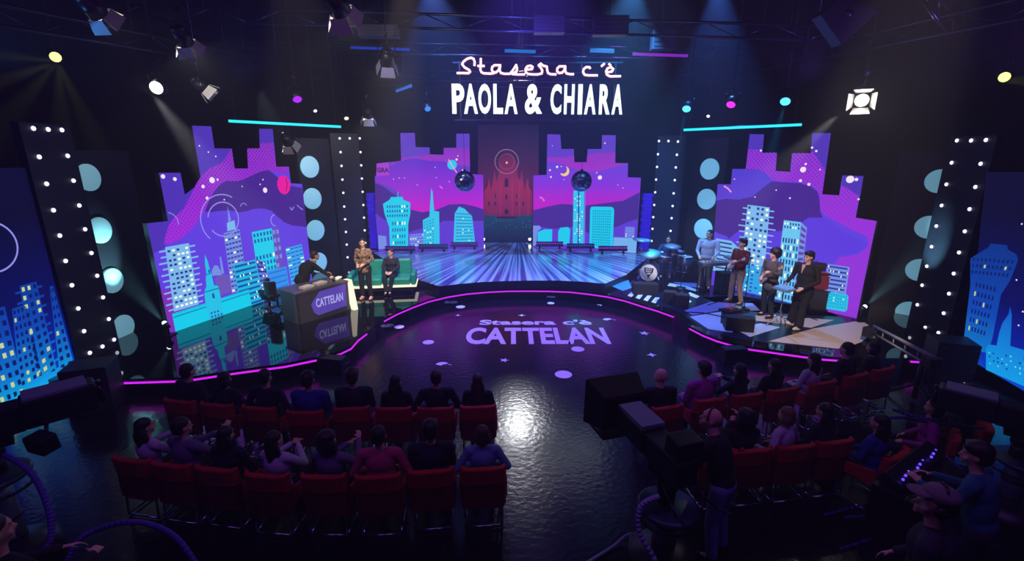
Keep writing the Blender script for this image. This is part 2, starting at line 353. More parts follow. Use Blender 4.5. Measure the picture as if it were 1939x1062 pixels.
SL.layer([(390, 394), (395, 382), (400, 370), (406, 361), (413.6, 352), (421, 346), (429.4, 342), (440, 343), (450.5, 342.7), (460, 340), (469, 336), (478, 331.5), (487.5, 327), (498, 323.5), (508.6, 322), (519, 330), (530, 340), (551, 352), (572, 356), (580.5, 430), (567, 428), (553.4, 427), (537.6, 420.5), (525, 410), (514, 399), (500, 395), (487.5, 394.7), (478, 396), (469, 399.4), (453, 402), (434.7, 398), (416, 399.4), (395, 402), (388, 400)], V_DARK, .008)
tw = [(312, 468), (357, 460), (376, 576), (329, 590)]
SL.layer(tw, LB, .010); spikes(SL, tw, 11, LB, .009); SL.grid([(314, 472), (356, 464), (375, 574), (331, 586)], 13, 5, DKW, .012, WARMW, .42, .6, .45, .85)
SL.layer([(405, 527), (418, 519), (432, 521), (441, 552), (416, 559)], LILA, .009)
SL.layer([(400, 522), (401, 510), (406, 502), (412, 503), (417, 512), (419, 521)], LB2, .010); SL.layer([(415, 486), (418, 486), (424, 517), (419, 519)], LB2, .010)
tl = [(423, 441.6), (453, 433.7), (469, 547), (439, 555)]
SL.layer(tl, LB2, .010); SL.layer([(430, 437.7), (429, 422), (443.4, 416.6), (446, 434)], LB, .010); SL.layer([(432, 421), (430, 390), (437, 417)], LB2, .012)
SL.grid(tl, 13, 5, E((70, 60, 170)), .012, WARMW, .16, .75, .4)
SL.arc(423, 415, .43, -2.6, 2.9, .03, RING, .0125); SL.arc(423, 415, .62, 1.0, 3.9, .028, RING, .0125)
SL.layer([(514, 432), (527, 430), (538, 506), (523, 511)], E((110, 75, 195)), .010); SL.grid([(514, 432), (527, 430), (538, 506), (523, 511)], 5, 2, LB2, .012, WARMW, .1, .6, .5, .8)
cb = [(476, 439.5), (514, 432), (524, 512), (488, 521)]
SL.layer(cb, CY, .0115); SL.grid([(477, 441), (514, 433.5), (517, 456), (480, 463)], 2, 6, STRIPE, .013, WARMW, .1, .5, .6); SL.grid([(482, 484), (520, 475), (524, 510), (487, 519)], 3, 6, STRIPE, .013, WARMW, .15, .5, .6)
rq = [(540, 470), (570.6, 462), (585, 538), (553, 551)]
SL.layer(rq, CY2, .010); SL.grid(rq, 11, 4, E((30, 90, 215)), .012, WARMW, .15, .8, .3)
q1 = [(441, 501), (483, 491), (499, 571), (455, 586)]; q2 = [(483, 491), (501, 495), (516, 563), (499, 571)]
SL.layer(q1, E((30, 190, 232)), .0125); SL.layer(q2, E((95, 130, 230)), .0125); SL.grid(q1, 9, 1, STRIPE, .014, None, 0, .93, .42); SL.grid(q2, 9, 1, E((50, 40, 150)), .014, None, 0, .9, .42)
SL.grid(q1, 9, 7, WARMW, .015, None, 0, .35, .4, .2); SL.grid(q2, 9, 3, WARMW, .015, None, 0, .5, .4, .3)
SL.layer([(506, 513), (541.6, 504), (549, 553), (513, 566)], E((48, 150, 245)), .016); SL.grid([(506, 513), (541.6, 504), (549, 553), (513, 566)], 5, 1, E((40, 110, 225)), .0165, None, 0, .9, .25)
wl = [(325, 594), (470, 547.6), (476, 579), (332, 630)]
SL.layer(wl, CY, .017); SL.line([(327, 601), (471, 554)], .035, E((10, 150, 200)), .018); SL.grid([(325, 594), (470, 547.6), (471, 550), (326, 597)], 1, 40, E((10, 150, 200)), .018)
SL.layer([(387, 481.7), (392.5, 495), (395, 505), (399, 518.6), (401, 526), (404, 539.7), (412, 541), (415, 553), (423, 599), (395, 608), (387, 566), (386, 551.6), (390, 542), (388.5, 526.5), (390, 518.6), (387, 500)], E((40, 200, 240)), .019)
SL.line([(386, 553), (415, 545)], .03, E((10, 130, 190)), .020); SL.line([(389, 520), (400, 517)], .025, E((10, 130, 190)), .020)
SL.layer([(400, 556), (404, 555), (406, 564), (402, 565)], STRIPE, .020); SL.layer([(393, 511), (396, 510), (397, 516), (394, 517)], STRIPE, .020); SL.grid([(396, 590), (420, 583), (422, 597), (398, 604)], 2, 4, STRIPE, .020, None, 0, .5, .5, .8)
for x, y, r in [(308, 334, .05), (330.5, 339, .045), (401, 341, .075), (411.5, 340, .03), (384, 353, .045), (391.7, 375, .04), (501.5, 360, .075), (394, 288, .02), (377, 276, .02), (408, 296, .02), (497.5, 340, .022), (492, 349, .022), (458, 353, .018), (424, 378, .02)]: SL.disc(x, y, r, STAR, .010)
SL.disc(537, 350, .24, PINKH, .010, .27, 24); SL.line([(541, 337), (543, 350), (541, 362)], .03, E((140, 10, 100)), .012)
SL.arc(521, 417, .16, 1.6, 4.6, .03, RING, .010, 12)
SL.arc(461, 392, .1, .3, 2.9, .02, RING, .010, 8); SL.line([(548, 392), (552, 398), (556, 391)], .03, RING, .010); SL.line([(562, 388), (567, 393), (573, 397)], .03, RING, .010); SL.arc(316, 424, .26, -.2, 1.3, .02, RING, .008, 10)
SL.done()

# --- right big screen
SRr = Panel('led_screen', at(1345, 539, S), at(1622, 603, S), S, 'stepped purple LED screen with pale blue towers, standing right behind the band')
SRr.outline([(1345, 539), (1352.7, 444), (1359, 348.7), (1384, 349), (1387, 319.7), (1412, 319.7), (1420, 253.8), (1446.9, 254.3), (1443.7, 289), (1471.4, 289), (1468.8, 323.4), (1496.4, 325.5), (1499.9, 289.9), (1535.5, 289.9), (1538, 252), (1573.4, 252), (1557, 367.7), (1589, 369.8), (1595, 332), (1635.4, 333.4), (1620.4, 412), (1660, 418.3), (1622, 603)], V_LIGHT)
M2 = ramp_screen('screen_magenta_halftone_right', 2.0, 6.0, [(0, (158, 50, 228)), (.5, (150, 50, 222)), (1, (140, 50, 205))], (.105, .4, (66, 36, 140)))
SRr.layer([(1352.7, 444), (1359, 348.7), (1384, 349), (1387, 319.7), (1412, 319.7), (1440, 321), (1455, 332), (1462, 341), (1480, 344), (1515, 346), (1535, 352), (1550, 362), (1553, 380), (1553, 400), (1560, 412), (1600, 440), (1648, 462), (1620, 480), (1590, 485), (1575, 500), (1573, 540), (1560, 590), (1345, 539)], ramp_screen('screen_violet_right', 0, 4.5, [(0, (98, 62, 235)), (1, (92, 60, 220))]), .003)
SRr.layer([(1417, 282), (1443.7, 285), (1443.7, 289), (1471.4, 289), (1468.8, 323.4), (1496.4, 325.5), (1499.9, 289.9), (1535.5, 289.9), (1537, 278), (1563, 320), (1557, 367.7), (1589, 369.8), (1594, 350), (1627, 370), (1620.4, 412), (1660, 418.3), (1657, 432), (1653, 452), (1620, 438), (1585, 420), (1560, 406), (1553, 393), (1553, 372), (1549, 361), (1535, 350), (1515, 345), (1480, 344), (1465, 341), (1455, 332), (1440, 321), (1412, 319.7)], M2, .006)
SRr.layer([(1654, 430), (1660, 418.3), (1622, 603), (1560, 589), (1572, 520), (1580, 500), (1590, 487), (1625, 482), (1640, 470), (1645, 462), (1642, 450)], E((150, 52, 225)), .005)
SRr.layer([(1420, 253.8), (1446.9, 254.3), (1444, 284), (1416.5, 282)], V_TOP, .007); SRr.layer([(1538, 252), (1573.4, 252), (1563, 322), (1536, 282)], V_TOP, .007); SRr.layer([(1595, 332), (1635.4, 333.4), (1629, 372), (1594, 350)], V_TOP, .007)
SRr.layer([(1384, 349), (1387, 319.7), (1412, 319.7), (1440, 321), (1452, 330), (1462, 341), (1455, 350), (1440, 360), (1420, 372), (1400, 385), (1380, 382), (1357, 378), (1359, 348.7)], ramp_screen('screen_violet_dots', 2.5, 4.2, [(0, (96, 62, 215)), (1, (84, 64, 222))], (.09, .3, (60, 40, 170))), .007)
SRr.layer([(1357, 380), (1375, 376), (1400, 378), (1425, 372), (1445, 355), (1462, 343), (1480, 345), (1515, 347), (1535, 353), (1548, 363), (1552, 378), (1553, 400), (1558, 412), (1530, 412), (1520, 420), (1495, 436), (1440, 440), (1400, 436), (1380, 452), (1365, 444), (1353, 438)], V_DARK, .008)
SRr.layer([(1353, 440), (1375, 446), (1384, 455), (1384, 500), (1349, 492)], V_LIGHT, .0085)
lq = [(1356, 451), (1385, 456), (1400, 470), (1398, 520), (1350, 512)]
SRr.layer(lq, LB, .010); SRr.grid([(1356, 453), (1390, 459), (1388, 515), (1351, 508)], 7, 1, DKW, .012, None, 0, .8, .35)
t2q = [(1416, 387.4), (1458, 392.7), (1444, 560), (1398, 548)]
SRr.layer(t2q, LB, .013); spikes(SRr, t2q, 15, LB, .0125); SRr.grid(t2q, 17, 5, DKW, .014, WARMW, .4, .55, .45, .85)
SRr.layer([(1405, 500), (1450, 506), (1444, 560), (1398, 548)], E((48, 170, 240)), .0155); SRr.grid([(1405, 500), (1450, 506), (1444, 560), (1398, 548)], 7, 5, STRIPE, .016, WARMW, .3, .5, .4, .7)
t3 = [(1484.6, 416.4), (1517, 420.4), (1502, 575), (1466, 565)]
SRr.layer([(1517, 420), (1528.5, 431), (1515, 560), (1503, 575)], E((118, 150, 236)), .012); SRr.grid([(1517, 424), (1528, 434), (1515, 555), (1503, 568)], 12, 1, E((96, 70, 170)), .013, None, 0, .8, .5)
SRr.layer(t3, E((110, 205, 250)), .013); SRr.grid([(1485, 419), (1516, 423), (1515, 436), (1484, 432)], 2, 6, DKW, .014, WARMW, .25, .5, .65); SRr.grid([(1482, 447), (1514, 451), (1502, 572), (1467, 563)], 9, 6, DKW, .014, WARMW, .25, .5, .65)
r4 = [(1568, 499.5), (1609, 505.7), (1601, 562), (1558, 555)]
SRr.layer(r4, LB2, .010); SRr.grid(r4, 7, 1, E((40, 60, 160)), .011, None, 0, .85, .4); SRr.grid(r4, 7, 8, WARMW, .0115, None, 0, .4, .4, .15)
SRr.layer([(1565, 551), (1603, 557), (1607, 561), (1604.5, 586), (1600, 590), (1563, 584), (1560, 578), (1562, 554)], E((36, 200, 240)), .012); SRr.grid([(1565, 553), (1605, 560), (1602, 586), (1562, 580)], 5, 9, E((16, 140, 200)), .013, WARMW, .12, .4, .5)
for x, y, r in [(1521, 321, .075), (1526, 310.5, .03), (1610, 339.5, .09), (1622, 339.7, .04), (1516, 342, .04), (1532, 349, .04), (1538, 279.5, .03), (1546, 286, .03), (1441, 285, .03), (1626, 377, .025), (1553, 321, .02), (1391, 339, .02), (1430, 373, .02), (1470, 360, .02), (1496, 375, .025)]: SRr.disc(x, y, r, STAR, .010)
SRr.line([(1371, 352), (1379, 357), (1385, 364)], .05, E((240, 150, 220)), .010)
SRr.done()

# --- centre left screen
SKY = ramp_screen('screen_sky_centre', 1.0, 3.4, [(0, (205, 18, 200)), (.35, (190, 22, 205)), (.7, (135, 48, 225)), (1, (108, 62, 220))])
P1 = E((98, 62, 200)); P2 = ramp_screen('screen_pink_halftone', 2.6, 4.6, [(0, (175, 45, 205)), (1, (150, 52, 205))], (.1, .42, (84, 44, 170)))
HILL = ramp_screen('screen_hill_halftone', 1.6, 3.9, [(0, (205, 18, 205)), (.35, (165, 36, 220)), (1, (92, 50, 215))], (.1, .36, (66, 40, 190)))
CLs = Panel('led_screen', at(717, 477, S2), at(916, 469, S2), S2, 'centre-left stepped purple LED screen with cyan towers and a ringed planet')
co = [(717, 477), (709.4, 333.4), (713, 333), (713, 309.6), (759.5, 304.4), (758, 251.6), (785.4, 251.6), (787, 278.5), (813.6, 279), (814, 305), (839.4, 305), (840, 280), (864, 279.6), (864, 253), (889, 253), (890, 329.4), (915, 330.7), (916.4, 469)]
CLs.outline(co, P1)
CLs.layer([(711, 345), (713, 318), (740, 314), (759, 304), (775, 301), (790, 301), (805, 304), (814, 305), (839.4, 305), (850, 312), (870, 318), (889.5, 322), (890, 329.4), (915, 330.7), (915.5, 398), (900, 396), (880, 395), (840, 402), (800, 404), (779, 398), (755, 365), (735, 352)], HILL, .004)
CLs.layer([(814, 305), (813.8, 292), (839.7, 293), (840, 280), (864, 279.6), (889, 279.6), (890, 314), (872, 313), (850, 309), (839.4, 305)], P2, .006)
CLs.layer([(738, 314), (740, 309), (759.5, 304.4), (759, 299), (813.8, 292), (814, 305), (790, 300), (775, 300), (755, 307)], P2, .006)
CLs.layer([(710, 346), (724, 352), (742, 365), (756, 374), (779, 397), (800, 402), (827, 397), (850, 387), (877, 386), (900, 391), (916, 396), (916.2, 418), (898, 418), (840, 418), (824, 426), (785, 436), (770, 441), (727, 415), (711, 404)], V_DARK, .008)
CLs.layer([(711, 404), (727, 415), (770, 441), (785, 436), (824, 426), (835, 420), (898, 418), (916.2, 428), (916.4, 469), (717, 477)], E((98, 58, 215)), .007)
CLs.layer([(713, 309.6), (736, 307), (737, 332), (713, 333)], E((170, 60, 215)), .010)
vel = [(725, 386), (738, 378), (740, 373), (762, 372.5), (763.5, 378), (776.7, 383.5), (777, 404), (773, 425), (773, 468), (738.5, 470), (737, 430), (728, 404)]
CLs.layer(vel, CY, .010); CLs.line([(753.5, 373), (753.5, 363)], .03, CY, .010); CLs.grid([(731, 387), (773, 386), (773, 412), (732, 413)], 3, 9, STRIPE, .012, WARMW, .12, .5, .5); CLs.grid([(741, 417), (769, 416), (768, 465), (743, 466)], 4, 6, STRIPE, .012, WARMW, .15, .45, .5)
CLs.layer([(775, 444), (803, 441), (804, 466), (776, 467)], LB2, .009); CLs.grid([(775, 444), (803, 441), (804, 466), (776, 467)], 4, 6, V_LIGHT, .0095, STAR, .4, .6, .4)
CLs.layer([(716, 445), (731, 447), (733, 470), (717, 472)], LB2, .009)
CLs.layer([(800.4, 416.5), (813, 410), (816.5, 356), (819, 362), (822, 399), (831.5, 400.6), (832.5, 463), (802, 464)], E((50, 205, 245)), .011); CLs.grid([(801, 420), (822, 412), (823, 462), (803, 463)], 9, 4, E((20, 140, 200)), .012, WARMW, .25, .5, .35)
CLs.layer([(869, 391), (879.5, 395), (894, 410), (899.5, 460), (858.5, 462), (861, 404)], E((60, 205, 245)), .011)
for k in range(9): CLs.line([(863, 404+k*6.2), (893+k*.5, 406+k*5.8)], .035, E((24, 130, 200)), .012)
CLs.grid([(866, 400), (893, 408), (898, 458), (860, 458)], 8, 6, WARMW, .013, None, 0, .4, .3, .18)
CLs.disc(856, 312, .19, CY, .010, None, 18); CLs.line([(849, 302), (857, 315), (865, 327)], .05, E((240, 160, 225)), .012)
for x, y, r in [(745, 339, .02), (766, 337, .02), (756, 337, .02), (824, 317, .02), (864.5, 302, .045), (867, 295, .025), (876, 322, .03), (826, 336, .02), (851, 344, .02), (790, 350, .02)]: CLs.disc(x, y, r, STAR, .012)
CLs.line([(832, 352), (838, 357)], .05, E((230, 120, 220)), .012)
CLs.done()
tt = text_mesh('GRA', .24, .9, .01, .002, [E((60, 20, 110))], 'display_lettering', CLs.root); x, z = CLs.loc(725, 326); tt.location = (x, -.014, z); tt.rotation_euler = (PI/2, 0, 0)

# --- centre right screen
CRs = Panel('led_screen', at(1009.3, 466.5, S2), at(1204.4, 479.7, S2), S2, 'centre-right stepped purple LED screen with crescent moon and a rounded cyan block')
CRs.outline([(1009.3, 466.5), (1010, 332), (1035, 331), (1036.5, 254), (1061, 254.8), (1063, 282), (1086.6, 282), (1087.6, 307), (1110.8, 307), (1112.7, 282), (1139.3, 282), (1140, 255.6), (1166, 256), (1165, 308.3), (1189.4, 309), (1188.6, 335.5), (1213.7, 336.5), (1204.4, 479.7)], P1)
CRs.layer([(1010, 332), (1035, 331), (1036, 306), (1055, 307), (1075, 315), (1100, 324), (1130, 325), (1165, 315), (1189.4, 309), (1188.6, 335.5), (1213.7, 336.5), (1211, 364), (1180, 380), (1150, 384), (1110, 389), (1080, 387), (1063, 386), (1037, 391), (1010, 398)], SKY, .004)
CRs.layer([(1036, 306), (1035.7, 297), (1062, 298), (1087, 295), (1087.6, 307), (1110.8, 307), (1112, 292), (1165.5, 288), (1165, 309), (1189, 309), (1165, 316), (1130, 325), (1100, 324), (1075, 315), (1055, 307)], P2, .006)
CRs.layer([(1010, 398), (1037, 391), (1063, 386), (1080, 387), (1110, 389), (1150, 384), (1180, 380), (1211, 364), (1208, 414), (1187, 421), (1169, 429), (1118, 442), (1085, 429), (1047, 433), (1010, 427)], V_DARK, .008)
CRs.layer([(1010, 427), (1047, 433), (1085, 429), (1118, 442), (1169, 429), (1187, 421), (1208, 413), (1204.4, 479.7), (1009.3, 466.5)], E((98, 58, 215)), .007)
CRs.layer([(1086, 361), (1106, 360), (1105, 462), (1084.5, 462)], E((50, 205, 245)), .011); CRs.layer([(1094.5, 361), (1097.5, 361), (1096.5, 462), (1093.5, 462)], E((24, 100, 190)), .012); CRs.grid([(1087, 370), (1105, 370), (1104, 460), (1086, 460)], 22, 4, WARMW, .013, None, 0, .45, .5, .35)
CRs.layer([(1106, 360), (1109, 364), (1108, 462), (1105, 462)], E((120, 110, 225)), .011)
CRs.layer([(1117.5, 397), (1119, 392), (1123, 391), (1158, 391.5), (1162, 394), (1163, 399), (1160, 472), (1116, 469)], CY, .011); CRs.grid([(1122, 397), (1158, 397), (1155, 468), (1120, 465)], 14, 9, E((12, 150, 200)), .012, None, 0, .62, .55)
CRs.layer([(1018.5, 439), (1031, 434), (1046, 434), (1045, 463), (1018, 462)], CY, .010); CRs.layer([(1057, 438), (1061, 431), (1075, 429.5), (1080, 434), (1078, 463), (1057, 462)], CY, .010)
CRs.layer([(1009.5, 427), (1022, 427), (1025, 432), (1018, 438), (1016, 463), (1009.3, 466)], LB2, .009)
CRs.layer([(1162, 449), (1206.5, 451), (1204.4, 479), (1160, 475)], LB, .010); CRs.grid([(1162, 449), (1206.5, 451), (1204.4, 476), (1160, 472)], 6, 14, E((90, 160, 240)), .011)
CRs.layer([(1184, 429), (1202, 430), (1201, 450), (1183, 449)], LB2, .009); CRs.grid([(1184, 429), (1202, 430), (1201, 450), (1183, 449)], 5, 4, V_LIGHT, .0095, STAR, .2, .6, .4)
x, z = CRs.loc(1069, 324); q = [(x+.2*math.cos(a), z+.2*math.sin(a)) for a in [-2.6+k*.28 for k in range(14)]]+[(x-.07+.17*math.cos(a), z+.07+.17*math.sin(a)) for a in [.9-k*.3 for k in range(11)]]
CRs.raw(q, E((250, 210, 130)), .010)
for x, y, r in [(1136, 336, .085), (1055, 316, .05), (1063, 315, .025), (1041.5, 322, .04), (1043.5, 335, .04), (1130, 327, .025), (1145.6, 271, .03), (1068, 340, .02), (1170, 350, .02), (1180, 356, .02), (1046, 276, .02)]: CRs.disc(x, y, r, STAR, .012)
CRs.line([(1022, 373), (1027, 375), (1031, 381)], .07, E((235, 110, 220)), .012)
CRs.done()

# --- centre back screen: red gothic facade
CB = Panel('led_screen', at(905, 464, S2), at(1020, 464, S2), S2, 'dark centre LED screen showing a glowing red gothic facade between the two purple screens', depth=.1)
CB.root.location.y += .6; CB.o.y += .6
RED = ramp_screen('screen_red_facade', .6, 4.2, [(0, (24, 26, 60)), (.22, (125, 28, 72)), (.5, (150, 34, 74)), (.8, (112, 32, 66)), (1, (60, 30, 54))])
CB.outline([(905, 462), (905, 236), (1020, 236), (1020, 462)], ramp_screen('screen_red_back', 0, 5.2, [(0, (14, 20, 44)), (.25, (46, 18, 48)), (.5, (84, 26, 60)), (.75, (52, 26, 56)), (1, (14, 14, 28))]))
CB.layer([(916, 410), (917, 362), (924, 352), (926, 336), (930, 360), (933, 345), (936, 320), (940, 344), (944, 330), (945, 312), (951, 296), (958, 290), (966, 290), (973, 296), (979, 312), (980, 330), (984, 344), (988, 320), (991, 345), (994, 360), (998, 336), (1000, 352), (1007, 362), (1008, 410)], RED, .006)
DK = E((52, 16, 44))
for x, y, w, h in [(959, 345, 7, 18), (959, 372, 4, 10), (938, 370, 2, 9), (978, 370, 2, 9), (938, 385, 3, 8), (978, 385, 3, 8), (926, 385, 3, 8), (991, 385, 3, 8), (959, 400, 7, 10)]: CB.layer([(x-w/2, y+h/2), (x+w/2, y+h/2), (x+w/2, y-h/4), (x, y-h/2), (x-w/2, y-h/4)], DK, .010)
for x in (948, 970, 984, 1000): CB.line([(x, 408), (x, 340)], .02, E((180, 50, 90)), .008)
CB.layer([(916, 462), (916, 408), (940, 408), (941, 414), (978, 413), (978, 408), (1008, 407), (1008, 462)], ramp_screen('screen_teal_low', 0, 1.3, [(0, (16, 22, 52)), (1, (24, 66, 96))]), .007)
CB.grid([(918, 412), (1006, 412), (1006, 432), (918, 432)], 5, 14, E((60, 130, 150)), .008, None, 0, .3, .3, .25)
CB.arc(959.5, 306, .5, 0, 2*PI, .035, E((150, 110, 130)), .010, 36); CB.arc(959.5, 306, .32, 0, 2*PI, .02, E((150, 80, 100)), .010, 30); CB.disc(959.5, 308, .05, E((255, 180, 120)), .012)
CB.done()

# --- far side screens
NAVYR = ramp_screen('screen_navy', 0, 3.2, [(0, (10, 90, 235)), (.18, (14, 40, 190)), (.5, (12, 18, 105)), (1, (11, 12, 54))], es=.85)
BR = ramp_screen('screen_blue_tower', 0, 2.6, [(0, (10, 200, 245)), (.22, (14, 130, 225)), (.5, (14, 78, 195)), (1, (10, 58, 150))], es=.85)
YW = E((205, 215, 150)); DN = E((10, 26, 110))
FL = Panel('led_screen', Vector((-8.6, 6.2, 0)), Vector((-8.6, 8.75, 0)), .12, 'dark blue LED screen with skyline, at the far left edge beside the tower')
FL.outline([(-120, 835), (-120, 318), (60, 318), (150, 705)], NAVYR, False)
for q, rc in [([(-60, 600), (8, 580), (48, 748), (0, 768)], (9, 4)), ([(36, 541), (68, 533), (108, 705), (70, 735)], (12, 3)), ([(22, 585), (50, 575), (85, 725), (40, 750)], (11, 4)), ([(93, 543), (100, 540), (140, 692), (112, 705)], (10, 2))]:
    FL.layer(q, BR, .006+.002*random.random(), False); FL.grid(q, rc[0], rc[1], DN, .010, YW, .22, .5, .5)
spikes(FL, [(36, 541), (68, 533), (108, 705), (70, 735)], 10, BR, .005, .1)
FL.layer([(10, 768), (60, 720), (118, 695), (125, 708)], ramp_screen('screen_cyan_low', -.1, .5, [(0, (20, 210, 250)), (1, (12, 110, 230))]), .012, False)
FL.arc(-18, 468, .42, -1.5, 1.5, .03, RING, .010); FL.done()
FR = Panel('led_screen', Vector((9.2, 9.3, 0)), Vector((9.2, 6.3, 0)), .12, 'dark blue LED screen with tall blue tower, at the far right edge')
FR.outline([(1830, 677), (1868, 326), (2060, 326), (2060, 810)], NAVYR, False)
FR.layer([(1838, 490), (1846, 484), (1873, 468), (1876, 461), (1908, 464), (1909, 472), (1926, 482), (1929, 492), (1913, 532), (1896, 558), (1880, 640), (1872, 668), (1834, 662), (1826, 640), (1838, 540)], BR, .008, False)
FR.grid([(1842, 484), (1925, 490), (1910, 528), (1838, 520)], 3, 10, DN, .010, YW, .12, .45, .5); FR.grid([(1848, 530), (1890, 540), (1866, 640), (1832, 628)], 6, 6, DN, .010, YW, .15, .45, .5)
FR.layer([(1868, 660), (1873, 652), (1888, 654), (1893, 630), (1899, 612), (1911, 595), (1914, 580), (1917, 597), (1916, 620), (1914, 655), (1960, 668), (1960, 740), (1868, 700)], ramp_screen('screen_church', 0, 1.6, [(0, (20, 170, 245)), (1, (14, 84, 200))]), .011, False)
FR.grid([(1870, 664), (1955, 676), (1955, 720), (1872, 690)], 4, 10, DN, .012, E((120, 220, 250)), .4, .35, .35, .5)
for x, y in [(1856, 656), (1846, 664), (1926, 530), (1938, 590), (1930, 616), (1936, 424)]: FR.disc(x, y, .016, STAR, .012)
FR.done()
# low glowing plinths under the side screens
for k, (x0, y0, x1, y1, lab) in enumerate([(-8.35, 6.3, -8.35, 8.2, 'low black plinth with a white light line under the far left blue screen'), (8.95, 6.4, 8.95, 9.2, 'low black plinth with a white light line under the far right blue screen')]):
    t = thing('screen_plinth', lab, 'plinth', ((x0+x1)/2, (y0+y1)/2, 0)); b = MB(); b.box((0, 0, .05), (.3, y1-y0, .1)); b.build('base', BLACKP, t)
    b = MB(); s_ = 1 if k == 0 else -1; b.box((s_*.155, 0, .085), (.012, y1-y0-.1, .018)); b.build('light_line', glow('white_line', (200, 215, 255), .9), t)

# ------------------------------------------------------------------ light-dot towers
BULB = glow('bulb_white', (225, 225, 255), 2.2)
def tower(name, p0, p1, z, top_px, Lp, Rp, extra, label, wpad=.22):
    P_ = Panel(name, p0, p1, z, label, 'tower', .14)
    w = (p1-p0).length; _, h = P_.loc(*top_px)
    b = MB(); b.box((w/2, P_.depth/2, h/2), (w, P_.depth, h)); b.build('column', mat('tower_navy', (13, 17, 38), .55), P_.root)
    for px, py in Lp+Rp+extra:
        x, zz = P_.loc(px, py)
        b = MB(); b.ball((x, -.012, zz), (.042, .03, .042), 10); b.build('bulb', BULB, P_.root)
    return P_
def ilist(a, b, n, skip=0): return [(a[0]+(b[0]-a[0])*k/(n-1), a[1]+(b[1]-a[1])*k/(n-1)) for k in range(skip, n)]
TL_ = tower('light_tower', at(152, 692, S), at(226, 651, S), S, (60, 232), [(62, 243), (73, 297), (87, 348), (100, 398), (112, 446), (123, 494), (135, 540), (147, 584), (158, 627), (169, 668)], [(116, 246), (127, 295), (138, 342), (149, 389), (160, 434), (172, 479), (183, 522), (194, 563), (205, 604), (215, 643)], [(90, 245), (193, 656)], 'tall dark tower with light dots, nearest tower on the left side')
TR_ = tower('light_tower', at(1720, 603, S), at(1792, 640, S), S, (1868, 256), [(1813, 266), (1803, 308), (1793, 349), (1784, 389), (1774, 428), (1765, 467), (1756, 504), (1747, 540), (1738, 577), (1729, 611)], [(1868, 265), (1858, 310), (1848, 354), (1837, 396), (1828, 438), (1817, 478), (1807, 518), (1798, 556), (1788, 593), (1778, 630)], [(1840, 266), (1753, 620)], 'tall dark tower with light dots, nearest tower on the right side')
def rows(ax, bx, ys, y0, y1): return [(ax+(bx-ax)*(y-y0)/(y1-y0), y) for y in ys]
TBL = tower('light_tower', at(648, 503, S), at(697, 496, S), S, (640, 252), rows(643, 658, [262, 288, 314, 340, 365, 391, 415, 439, 463, 487], 262, 487), rows(681, 693, [262, 288, 313, 338, 363, 388, 412, 436, 460], 262, 484), [(662, 262), (677, 484)], 'dark tower with light dots behind the green sofa')
TBR = tower('light_tower', at(1228, 500, S), at(1276, 508, S), S, (1290, 256), rows(1248, 1234, [267, 292, 316, 340, 364, 388, 411, 433, 456], 267, 456), rows(1284, 1270, [268, 293, 317, 341, 366, 390, 413, 437], 268, 437), [(1266, 267)], 'dark tower with light dots behind the drummer')
# panels with round lit discs
DISC = mat('disc_diffuser', (170, 200, 210), .5, emit=(105, 180, 215), es=.85)
def discs(p0, p1, z, top, pts, r, label, m=DISC):
    P_ = Panel('disc_panel', p0, p1, z, label, 'panel', .12); w = (p1-p0).length; _, h = P_.loc(*top)
    b = MB(); b.box((w/2, .06, h/2), (w, .12, h)); b.build('board', mat('panel_dark', (16, 19, 30), .5), P_.root)
    for px, py in pts:
        x, zz = P_.loc(px, py); M = Matrix.Translation((x, -.03, zz)) @ Matrix.Rotation(PI/2, 4, 'X')
        b = MB(); b.lathe([(r*1.04, -.03), (r*1.04, .0), (r*.98, .01), (.01, .018)], seg=28, M=M); b.build('disc', m, P_.root)
    return P_
DOUT = mat('disc_diffuser_side', (150, 185, 195), .5, emit=(92, 145, 165), es=.85)
discs(at(206, 648, S), at(306, 604, S), S, (270, 285), [(166, 336), (188, 436), (211, 531), (233, 619)], .27, 'dark panel with four pale discs, left side beside the nearest left tower', DOUT)
discs(at(1646, 584, S), at(1744, 600, S), S, (1690, 290), [(1779, 343), (1759, 430), (1741, 511), (1721, 591)], .27, 'dark panel with four pale discs half hidden by the nearest right tower', DOUT)
discs(at(588, 520, S), at(645, 506, S), S, (600, 262), [(586, 316), (591, 376), (597, 436), (602, 497)], .34, 'dark panel with pale blue discs between left purple screen and sofa tower')
discs(at(1292, 503, S), at(1352, 516, S), S, (1340, 262), [(1344, 320), (1338, 377), (1332, 433)], .34, 'dark panel with pale blue discs between drummer tower and right purple screen')
# brick columns beside the centre screens; violet light put in as brick emission
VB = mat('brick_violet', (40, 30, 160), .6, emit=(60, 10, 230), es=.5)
for (x0, x1, y, lab) in [(698, 713, 476, 'narrow violet-lit brick column left of the centre-left screen'), (1213, 1232, 478, 'narrow violet-lit brick column right of the centre-right screen')]:
    P_ = Panel('brick_column', at(x0, y, S2), at(x1, y, S2), S2, lab, 'column', .3); w = (at(x1, y, S2)-at(x0, y, S2)).length; b = MB()
    for k in range(16):
        b.box((w/2+(.015 if k % 2 else -.015), .3, .15+k*.14), (w-.05, .25, .12))
    b.build('brickwork', VB, P_.root)
